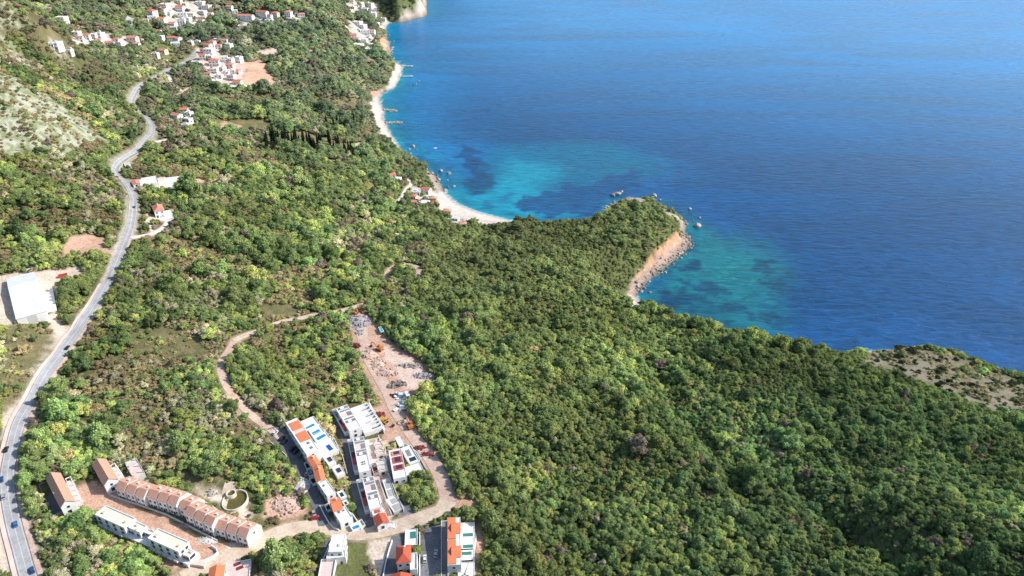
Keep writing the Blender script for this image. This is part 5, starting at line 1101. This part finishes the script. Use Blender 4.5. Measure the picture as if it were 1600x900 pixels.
sheet_pile(629, 636, 24, ['white', 'teal', 'lgrey', 'canvas'], 'spread of white site debris below the turquoise panels', 2)
sheet_pile(597, 705, 16, ['wood', 'wood', 'cream'], 'stack of yellow timber beside the middle stepped block', 3)
sheet_pile(583, 692, 14, ['wood', 'cream', 'wood'], 'pale timber boards at the upper end of the middle block', 4)
house('site_cabin', 'white and green site cabin at the wood edge of the yard', (591,511), (595,519), (596,509.5), 2.6, 'flat', 'teal', 'white', 'cabin', par=.1, simple=True)
house('site_cabin', 'white site cabin beside the turquoise panels', (632,612), (635,619), (638,611), 2.6, 'flat', 'white', 'white', 'cabin', par=.1, simple=True)
# ------------------------------------------------------------------ piers, groynes, boat
for a, b_, lab in (((627,102.6),(645,103.4),'upper narrow concrete pier on the far beach'),((625,119),(645,119),'lower narrow concrete pier on the far beach')):
    A, B = at_z(*a, 1.2), at_z(*b_, 1.2); L = np.linalg.norm(B-A); e = empty('pier', (*((A+B)/2), 0), math.atan2(*(B-A)[::-1]), lab, 'pier')
    b = MB(); b.box(-L/2, L/2, -1.4, 1.4, .9, 1.4); b.box(L/2-5, L/2, -2.4, 2.4, 1.402, 1.6); b.build('deck', M['deck'], e)
    for i in range(5): b = MB(); x = -L/2+L*(i+.5)/5; b.box(x-.4, x+.4, -1.0, 1.0, -2, .898); b.build('pile', M['lgrey'], e)
def groyne(a, b_, lab, seed):
    A, B = at_z(*a), at_z(*b_); r = random.Random(seed); bm = bmesh.new(); L = np.linalg.norm(B-A); c = (A+B)/2
    for i in range(110):
        t = r.random(); p = A+(B-A)*t-c; s = r.uniform(.9, 1.9); m = Matrix.Translation((p[0]+r.gauss(0,.8), p[1]+r.gauss(0, 2.0), r.uniform(-.2, 1.0))) @ Matrix.Rotation(r.uniform(0, 6), 4, 'Z') @ Matrix.Diagonal((s, s*.8, s*.7, 1)); bmesh.ops.create_icosphere(bm, subdivisions=1, radius=1, matrix=m)
    me = bpy.data.meshes.new('groyne'); bm.to_mesh(me); bm.free(); me.materials.append(M['palerock']); o = bpy.data.objects.new('groyne', me); COL.objects.link(o); o.location = (*c, 0); prop(o, lab, 'groyne')
groyne((598,172), (620,173.5), 'pale stone groyne nearer the far piers', 1); groyne((602,192), (628,192), 'longer stone groyne towards the rocky shore', 2)
q = at_z(680, 232); e = empty('boat', (q[0], q[1], .1), .5, 'small white boat alone off the rocky shore', 'boat')
b = MB(); pr = [(-2.6,0),(-2.5,.9),(1,1.0),(2.9,0),(1,-1.0),(-2.5,-.9)]
b.add([(x*.85, y*.7, -.25) for x, y in pr]+[(x, y, .7) for x, y in pr], [tuple(range(5, -1, -1))]+[(i, (i+1) % 6, 6+(i+1) % 6, 6+i) for i in range(6)]+[(6,7,8,9,10,11)]); b.build('hull', M['hull'], e)
b = MB(); b.box(-.9, .7, -.55, .55, .703, 1.5); b.build('cabin', M['white'], e); b = MB(); b.box(.703, .76, -.5, .5, 1.0, 1.4); b.build('windscreen', M['glass'], e)
print('BUILT', len(bpy.data.objects))
# ------------------------------------------------------------------ trees
def leaf_mat(name):
    m = bpy.data.materials.new(name); m.use_nodes = True; nt = m.node_tree; nt.nodes.clear(); L = nt.links
    out = nd(nt, 'ShaderNodeOutputMaterial')
    at = nd(nt, 'ShaderNodeAttribute', attribute_name='tcol'); at.attribute_type = 'INSTANCER'
    lv = nd(nt, 'ShaderNodeAttribute', attribute_name='leaf')
    tc = nd(nt, 'ShaderNodeTexCoord')
    n1 = nd(nt, 'ShaderNodeTexNoise', Scale=.9, Detail=3.0); L.new(tc.outputs['Object'], n1.inputs['Vector'])
    hv = nd(nt, 'ShaderNodeHueSaturation'); L.new(at.outputs['Color'], hv.inputs['Color'])
    mu = nd(nt, 'ShaderNodeMath', operation='MULTIPLY'); mr = nd(nt, 'ShaderNodeMapRange'); mr.inputs['From Min'].default_value = .3; mr.inputs['From Max'].default_value = .7; mr.inputs['To Min'].default_value = .75; mr.inputs['To Max'].default_value = 1.25
    L.new(n1.outputs['Fac'], mr.inputs['Value']); L.new(mr.outputs[0], mu.inputs[0]); L.new(lv.outputs['Fac'], mu.inputs[1]); L.new(mu.outputs[0], hv.inputs['Value'])
    df = nd(nt, 'ShaderNodeBsdfDiffuse'); tr = nd(nt, 'ShaderNodeBsdfTranslucent'); mx = nd(nt, 'ShaderNodeMixShader'); mx.inputs[0].default_value = .3
    L.new(hv.outputs[0], df.inputs[0]); L.new(hv.outputs[0], tr.inputs[0]); L.new(df.outputs[0], mx.inputs[1]); L.new(tr.outputs[0], mx.inputs[2]); L.new(mx.outputs[0], out.inputs[0])
    return m
LEAF = leaf_mat('leaves')
def crown_mesh(name, lobes, n, size, seed, vert=0.0, inner=True):
    """lobes: (x,y,z,rx,ry,rz); n leaf clumps spread over and inside the lobes"""
    r = np.random.default_rng(seed); V = []; F = []; C = []
    vol = np.array([l[3]*l[4]+l[3]*l[5] for l in lobes]); vol /= vol.sum()
    for li, l in enumerate(lobes):
        c = np.array(l[:3]); s = np.array(l[3:])
        k = int(n*vol[li]); tone = r.uniform(.82, 1.18)
        for _ in range(k):
            d = r.normal(size=3); d /= np.linalg.norm(d)
            if d[2] < -.55: d[2] *= -.6
            rad = r.uniform(.72, 1.06) if r.random() < .85 else r.uniform(.3, .8)
            p = c+d*s*rad
            nn = d/s; nn /= np.linalg.norm(nn); nn = nn*.9+r.normal(size=3)*.42+np.array([0, 0, .25]); nn /= np.linalg.norm(nn)
            a = np.cross(nn, r.normal(size=3)); a /= np.linalg.norm(a)+1e-9; b2 = np.cross(nn, a)
            h = size*r.uniform(.55, 1.3); w2 = h*r.uniform(.6, 1.0)
            if vert: a = a*(1-vert)+np.array([0, 0, 1])*vert
            i = len(V); bend = nn*h*.28
            V += [p-a*h*.5-bend*.6, p+b2*w2*.5, p+a*h*.5-bend*.6, p-b2*w2*.5]; F.append((i, i+1, i+2, i+3))
            C += [tone*r.uniform(.7, 1.3)]*4
    if inner:
        for l in lobes:
            i0 = len(V); ns = 7; c = np.array(l[:3]); s = np.array(l[3:])*.74
            for zz, rr in ((-.8, .6), (-.1, 1.0), (.6, .78), (.98, .15)):
                for q in range(ns): V.append(c+s*np.array([math.cos(6.283*q/ns)*rr, math.sin(6.283*q/ns)*rr, zz])); C.append(.72)
            for a in range(3):
                for q in range(ns): F.append((i0+a*ns+q, i0+a*ns+(q+1) % ns, i0+(a+1)*ns+(q+1) % ns, i0+(a+1)*ns+q))
    me = bpy.data.meshes.new(name); me.from_pydata([tuple(v) for v in V], [], F); me.materials.append(LEAF)
    at = me.attributes.new('leaf', 'FLOAT', 'POINT'); at.data.foreach_set('value', np.array(C, np.float32)); me.update()
    return me
def blob_lobes(seed, R=2.6, hgt=3.2, n=7, flat=.8):
    r = np.random.default_rng(seed); L = [(0, 0, hgt*.62, R*.72, R*.72, R*.66*flat)]
    for i in range(n):
        a = 6.283*i/n+r.uniform(-.4, .4); q = R*r.uniform(.42, .9); s = R*r.uniform(.26, .50)
        L.append((math.cos(a)*q, math.sin(a)*q, hgt*r.uniform(.34, .72), s, s, s*r.uniform(.75, 1.0)*flat))
    for i in range(3):
        a = r.uniform(0, 6.283); q = R*r.uniform(.1, .4); s = R*r.uniform(.3, .42)
        L.append((math.cos(a)*q, math.sin(a)*q, hgt*r.uniform(.85, 1.05), s, s, s*.9))
    return L
PROTO = []
for k in range(4): PROTO.append((crown_mesh('crown', blob_lobes(40+k, 2.6+.2*k, 3.4+.4*k, 7+k, .9), 1250, .46, 50+k), 'broad'))
PROTO.append((crown_mesh('crown', blob_lobes(61, 2.2, 1.9, 7, .7), 800, .40, 62), 'scrub'))
PROTO.append((crown_mesh('crown', blob_lobes(63, 2.4, 3.2, 9, .8), 800, .38, 64), 'olive'))
PROTO.append((crown_mesh('crown', blob_lobes(65, 3.3, 5.4, 11, 1.0), 1700, .48, 66), 'big'))
PROTO.append((crown_mesh('crown', [(0,0,1.6,.95,.95,1.7),(0,0,3.8,.9,.9,2.2),(.1,0,6.0,.68,.68,2.0),(0,.05,8.0,.38,.38,1.5)], 560, .5, 70, vert=.5), 'cypress'))
trunk = MB()
trunk.tube((0,0,-.6), (.08,.05,1.1), .26, .19, 7); trunk.tube((.08,.05,1.1), (.5,.2,2.3), .14, .06, 6); trunk.tube((.08,.05,1.1), (-.4,.35,2.4), .13, .05, 6); trunk.tube((.08,.05,1.1), (.0,-.45,2.2), .12, .05, 6)
TRUNK = trunk.mesh('trunk', M['bark'])
# candidate positions on a jittered grid that widens with distance
def candidates():
    xs = []; ysl = []; y = 150.0
    while y < 2300:
        s = 2.5*max(1.0, (y/360.0))**.52
        if y > 1500: s *= 1.25
        hw = .80*y+110; n = int(2*hw/s)
        x = -hw+s*np.arange(n)+RNG.uniform(-.5, .5, n)*s*.95
        xs.append(x); ysl.append(y+RNG.uniform(-.5, .5, n)*s*.95); y += s
    return np.concatenate(xs), np.concatenate(ysl)
CX, CY = candidates()
keep = (CX < 900)
CX = CX[keep]; CY = CY[keep]
d, sl = coast(CX, CY); k = d > np.where(sl < .3, 14, np.where(sl > .9, 3.0, 5)); CX, CY, d, sl = CX[k], CY[k], d[k], sl[k]
CZ = height(CX, CY)
PX, PY, DEP = project(CX, CY, CZ)
k = (PX > -170) & (PX < 1770) & (PY > -70) & (PY < 1060); CX, CY, CZ, PX, PY, DEP, d, sl = [a[k] for a in (CX, CY, CZ, PX, PY, DEP, d, sl)]
dens = np.ones(len(CX))
na = fbm(CX/55, CY/55, 31, 4); nb2 = fbm(CX/16, CY/16, 33, 3); nc = fbm(CX/26, CY/26, 35, 3)
scrub = np.zeros(len(CX))
for kind, poly, fe, clr in GROUND:
    s_ = sdist(CX, CY, poly, 60)
    if clr == 1: dens *= sstep(1.0+fe*.3, -1.5, s_)
    elif kind == 'rockhill': w_ = sstep(-8, 8, s_); dens *= 1-w_*(.25+.45*(nb2 > .52)); scrub = np.maximum(scrub, w_)
    elif kind == 'bare': w_ = sstep(-6, 4, s_); dens *= 1-w_*(.5+.38*(nb2 > .5)); scrub = np.maximum(scrub, w_)
    elif clr == 2: w_ = sstep(-8, 8, s_); dens *= 1-w_*.6; scrub = np.maximum(scrub, w_)
    else: w_ = sstep(-4, 6, s_); dens *= 1-w_*(.42+.4*(nb2 > .5)); scrub = np.maximum(scrub, w_*.8)
for p in VP: dens *= 1-.86*sstep(-6, 4, sdist(CX, CY, p, 50))
dm_ = ldist(CX, CY, MRS); dens *= sstep(5.6, 8.0, dm_)
dens *= sstep(5.5, 7.5, ldist(CX, CY, TRS))
for n, l, w_, m in RWS: dens *= sstep(w_*.5+.3, w_*.5+1.8, ldist(CX, CY, l))
# open scrub among the wood on the inland slope
left = sstep(760, 560, PX)
openf = left*sstep(.56, .66, na)+(1-left)*.25*sstep(.60, .68, na)
dens *= 1-.18*openf*left
for (bx, by, br) in BLOCK:
    dens *= ((CX-bx)**2+(CY-by)**2 > br*br)
for poly in BLOCKPOLY: dens *= sdist(CX, CY, poly, 30) < 1.2
sizef = .95+.70*sstep(.42, .68, fbm(CX/24+3, CY/24+1, 51, 3))
dens *= np.minimum(1, (1.02/sizef)**1.5)
k = RNG.random(len(CX)) < dens
CX, CY, CZ, PX, PY, DEP, d, sl, na, nb2, nc, scrub, left, openf, sizef = [a[k] for a in (CX, CY, CZ, PX, PY, DEP, d, sl, na, nb2, nc, scrub, left, openf, sizef)]
N = len(CX)
rk = RNG.random(N)
grove = fbm(CX/38+9, CY/38, 41, 3); lightf = fbm(CX/48, CY/48+7, 43, 3); brownf = fbm(CX/20+3, CY/20, 45, 3)
kind = RNG.integers(0, 4, N)
kind = np.where(rk > .93-.4*sstep(1.1, 1.5, sizef), 6, kind)
olive = (RNG.random(N) < sstep(.50, .66, grove)*(.62*left+.05)); kind = np.where(olive, 5, kind)
shr = RNG.random(N) < np.maximum(np.maximum(scrub*.9, openf*.8), sstep(.48, .64, brownf)*(.35+.2*left)); kind = np.where(shr, 4, kind)
COLS = np.array([(.205,.255,.075),(.155,.215,.070),(.28,.315,.075),(.105,.165,.062),(.262,.215,.128),(.34,.312,.25),(.145,.205,.072),(.035,.055,.032)])*np.array([2.0, 2.12, 1.42])
col = COLS[kind]*RNG.uniform(.72, 1.28, (N, 1))*RNG.uniform(.92, 1.08, (N, 3))
lf = sstep(.44, .64, lightf)[:, None]; col = np.where((olive | shr)[:, None], col, col*(1-.36*lf)+np.array([.38,.46,.10])*.36*lf*RNG.uniform(.8, 1.15, (N, 1)))
bright = (.84+.36*sstep(.36, .66, fbm(CX/33+17, CY/33+5, 53, 3)))*(.86+.28*sstep(.38, .62, fbm(CX/70+CY/160, CY/170, 57, 2))); col = col*bright[:, None]  # random clump tone, times long bands painting the slope's light and shade
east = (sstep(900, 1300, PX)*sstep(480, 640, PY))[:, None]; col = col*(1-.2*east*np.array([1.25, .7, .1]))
hazef = sstep(540, 1250, DEP)[:, None]*.72; col = col*(1-hazef)+hazef*(col*.5+np.array([.15,.19,.18]))  # aerial haze painted into the foliage: paler and bluer with distance
br_ = (RNG.random(N) < .07*(.25+.75*left)*sstep(.45, .6, brownf))[:, None]; col = np.where(br_, np.array([.34,.28,.20])*RNG.uniform(.8, 1.2, (N, 1)), col)
size = np.where(RNG.random(N) < .07, 1.5, 1)*RNG.uniform(.5, 1.25, N)*sizef*np.clip((DEP/480)**.60, .84, 2.3)
size *= np.where(scrub > .5, .72, 1.0)*np.where(openf > .5, .9, 1.0)*np.where(kind == 6, .95, 1.0)
size *= 1-.22*sstep(640, 900, PX)
hz = size*RNG.uniform(.8, 1.2, N)*np.where(d < 25, .7, 1.0)
rot = RNG.uniform(0, 6.283, N)
lum = (col@np.array([.3, .59, .11]))[:, None]; col = lum+(col-lum)*np.array([.80, .80, .78]); col = col*np.array([1.04, .98, .98])
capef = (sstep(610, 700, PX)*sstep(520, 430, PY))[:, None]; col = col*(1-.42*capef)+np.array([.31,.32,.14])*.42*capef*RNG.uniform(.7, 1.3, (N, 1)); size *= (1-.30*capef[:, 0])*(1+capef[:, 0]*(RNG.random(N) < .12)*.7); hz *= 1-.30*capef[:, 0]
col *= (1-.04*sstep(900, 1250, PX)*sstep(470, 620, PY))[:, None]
# crowns keep clear of roads, buildings and bare ground
gap = np.full(N, 99.0)
for n, l, w_, m in RWS: gap = np.minimum(gap, ldist(CX, CY, l)-w_*.5)
gap = np.minimum(gap, ldist(CX, CY, MRS)-4.2); gap = np.minimum(gap, ldist(CX, CY, TRS)-4.5)
for poly in BLOCKPOLY: gap = np.minimum(gap, -sdist(CX, CY, poly, 12)+.9)
for bx, by, br in BLOCK: gap = np.minimum(gap, np.hypot(CX-bx, CY-by)-br+1.5)
for kind_, poly, fe, clr in GROUND:
    if clr == 1 and kind_ != 'drygrass': gap = np.minimum(gap, -sdist(CX, CY, poly, 12)+1.4)
rad = size*np.array([2.6,2.8,3.0,3.2,2.2,2.4,3.3,1])[kind]*.92
sh = np.clip(gap/rad, .28, 1.0); size *= sh; hz *= np.clip(sh*1.15, .3, 1)
kp = gap > .5
CX, CY, CZ, PX, PY, DEP, kind, size, hz, rot, col = [a[kp] for a in (CX, CY, CZ, PX, PY, DEP, kind, size, hz, rot, col)]; N = len(CX)
# ------------------------------------------------------------------ cypresses, shrubs: placed one by one further down; here the largest trees become objects
inside = (PX > 4) & (PX < 1596) & (PY > 8) & (PY < 888) & (kind < 7)
PIXR = size*np.array([2.6,2.8,3.0,3.2,2.2,2.4,3.3,1])[kind]/DEP*np.where(inside, 1, 0)
order = np.argsort(-PIXR)[:300]
chosen = np.zeros(N, bool); chosen[order] = True
LOOK = ['round mid green tree', 'dense green tree', 'bright yellow green tree', 'dark green bushy tree', 'low brownish shrub', 'silvery grey green olive tree', 'tall broad green tree']
NAMES = ['broadleaf_tree', 'broadleaf_tree', 'broadleaf_tree', 'broadleaf_tree', 'shrub', 'olive_tree', 'broadleaf_tree']
first = {}
def where_is(x, y):
    if x < 60: return 'beside the grey main road'
    if x < 260 and y > 800: return 'below the long white flat roofed block'
    if x < 420: return 'in the wood around the terraced houses'
    if x < 500 and y > 820: return 'in the round wood below the dirt road'
    if x < 690: return 'between the villas of the building estate'
    if x < 800: return 'in the wood edging the estate and its long villa'
    if x < 1010: return 'on the lower wooded slope east of the long villa'
    if x < 1230: return 'in the shady hollow at the foot of the hill'
    return 'on the darker hill under the bare headland'
def add_tree(i, kd, x, y, z, s, h, rz, c, name, label, cat, group):
    e = empty(name, (x, y, z-.15), rz, label, cat, group); e.scale = (s, s, h)
    t = bpy.data.objects.new('trunk', TRUNK); COL.objects.link(t); t.parent = e
    cr = bpy.data.objects.new('crown', PROTO[kd][0]); COL.objects.link(cr); cr.parent = e
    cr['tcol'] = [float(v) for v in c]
    if kd not in first: first[kd] = cr
    return e
for i in order:
    kd = int(kind[i]); wp = where_is(PX[i], PY[i])
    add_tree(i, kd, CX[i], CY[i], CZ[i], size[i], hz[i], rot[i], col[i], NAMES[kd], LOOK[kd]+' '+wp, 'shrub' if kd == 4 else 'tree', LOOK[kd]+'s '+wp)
# cypresses (tall, dark, pencil shaped) by the old house above the shingle beach
cyp = [(418,222),(425,218),(431,223),(436,216),(442,222),(447,215),(452,221),(458,224),(463,217),(469,226),(474,219),(481,222),(487,228),(493,232),(500,222),(504,230),(516,222),(523,236),(530,228),(541,238),(545,232),(549,240),(511,194),(517,190),(522,196),(528,193),(533,197),(539,200),(545,196),(554,193),(505,283),(482,255),(418,232)]
cyp += [(a_+random.uniform(-5, 5), b__+random.uniform(-4, 4)) for a_, b__ in cyp[:22]]
for a, b_ in cyp:
    q = at_h(a, b_+4); s = random.uniform(1.5, 2.0)
    where = 'in the grove above the shingle beach' if b_ > 205 else 'in the small upper stand near the stone groynes'
    if b_ > 240: where = 'standing alone below the cypress grove'
    add_tree(0, 7, q[0], q[1], q[2], s*1.25, s*random.uniform(.9, 1.15), random.uniform(0, 6), (.035*random.uniform(.8,1.3), .058, .036), 'cypress_tree', 'dark pencil shaped cypress '+where, 'cypress', 'cypresses '+where)
BARE = [k_[1] for k_ in GROUND if k_[0] == 'bare'][0]; bp_ = np.array(BARE); nsh = 0
while nsh < 130:
    x, y = random.uniform(bp_[:, 0].min(), bp_[:, 0].max()), random.uniform(bp_[:, 1].min(), bp_[:, 1].max())
    if sdist(np.array([x]), np.array([y]), BARE)[0] < -1 or coast(np.array([x]), np.array([y]))[0][0] < 1.5: continue
    if vnoise(np.array([x/14]), np.array([y/9]), 77)[0] < .42: continue
    z = H(x, y); a_, b__, _ = project(x, y, z)
    if a_ > 1610 or b__ < 540: continue
    s = random.uniform(.35, .95); kd = random.choice([4, 4, 3, 1])
    add_tree(0, kd, x, y, z, s, s*random.uniform(.5, .8), random.uniform(0, 6), np.array([.10, .12, .055])*random.uniform(.6, 1.3), 'shrub', 'dark shrub on the bare brown headland by the sea', 'shrub', 'shrubs on the bare headland'); nsh += 1
# the rest of the wood: one object, thousands of trees nobody could count
rest = ~chosen
me = bpy.data.meshes.new('woodland'); nR = int(rest.sum())
me.vertices.add(nR); me.vertices.foreach_set('co', np.c_[CX[rest], CY[rest], CZ[rest]-.15].ravel())
a = me.attributes.new('variety', 'INT', 'POINT'); a.data.foreach_set('value', kind[rest].astype(np.int32))
a = me.attributes.new('spread', 'FLOAT_VECTOR', 'POINT'); a.data.foreach_set('vector', np.c_[size[rest]*RNG.uniform(.8, 1.25, nR), size[rest]*RNG.uniform(.8, 1.25, nR), hz[rest]].ravel().astype(np.float32))
a = me.attributes.new('turn', 'FLOAT_VECTOR', 'POINT'); a.data.foreach_set('vector', np.c_[np.zeros(nR), np.zeros(nR), rot[rest]].ravel().astype(np.float32))
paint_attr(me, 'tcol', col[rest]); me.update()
wood = bpy.data.objects.new('woodland', me); COL.objects.link(wood); prop(wood, 'dense green Mediterranean wood covering the slopes between the road and the sea', 'wood', None, 'stuff')
ng = bpy.data.node_groups.new('woodland', 'GeometryNodeTree'); ng.interface.new_socket('Geometry', in_out='INPUT', socket_type='NodeSocketGeometry'); ng.interface.new_socket('Geometry', in_out='OUTPUT', socket_type='NodeSocketGeometry')
gi = ng.nodes.new('NodeGroupInput'); go = ng.nodes.new('NodeGroupOutput'); jn = ng.nodes.new('GeometryNodeJoinGeometry')
def named(n, t):
    q = ng.nodes.new('GeometryNodeInputNamedAttribute'); q.data_type = t; q.inputs[0].default_value = n; return q
for kd in range(7):
    if kd not in first: continue
    oi = ng.nodes.new('GeometryNodeObjectInfo'); oi.transform_space = 'ORIGINAL'; oi.inputs['Object'].default_value = first[kd]
    ip = ng.nodes.new('GeometryNodeInstanceOnPoints'); cmpn = ng.nodes.new('FunctionNodeCompare'); cmpn.data_type = 'INT'; cmpn.operation = 'EQUAL'
    ints = [q for q in cmpn.inputs if q.type == 'INT']; ints[1].default_value = kd
    va = named('variety', 'INT'); sa = named('spread', 'FLOAT_VECTOR'); ta = named('turn', 'FLOAT_VECTOR')
    ng.links.new(va.outputs[0], ints[0]); ng.links.new(cmpn.outputs[0], ip.inputs['Selection'])
    ng.links.new(gi.outputs[0], ip.inputs['Points']); ng.links.new(oi.outputs['Geometry'], ip.inputs['Instance'])
    er = ng.nodes.new('FunctionNodeEulerToRotation'); ng.links.new(ta.outputs[0], er.inputs[0]); ng.links.new(er.outputs[0], ip.inputs['Rotation']); ng.links.new(sa.outputs[0], ip.inputs['Scale'])
    ng.links.new(ip.outputs[0], jn.inputs[0])
ng.links.new(jn.outputs[0], go.inputs[0])
md = wood.modifiers.new('woodland', 'NODES'); md.node_group = ng
print('TREES', N, nR)
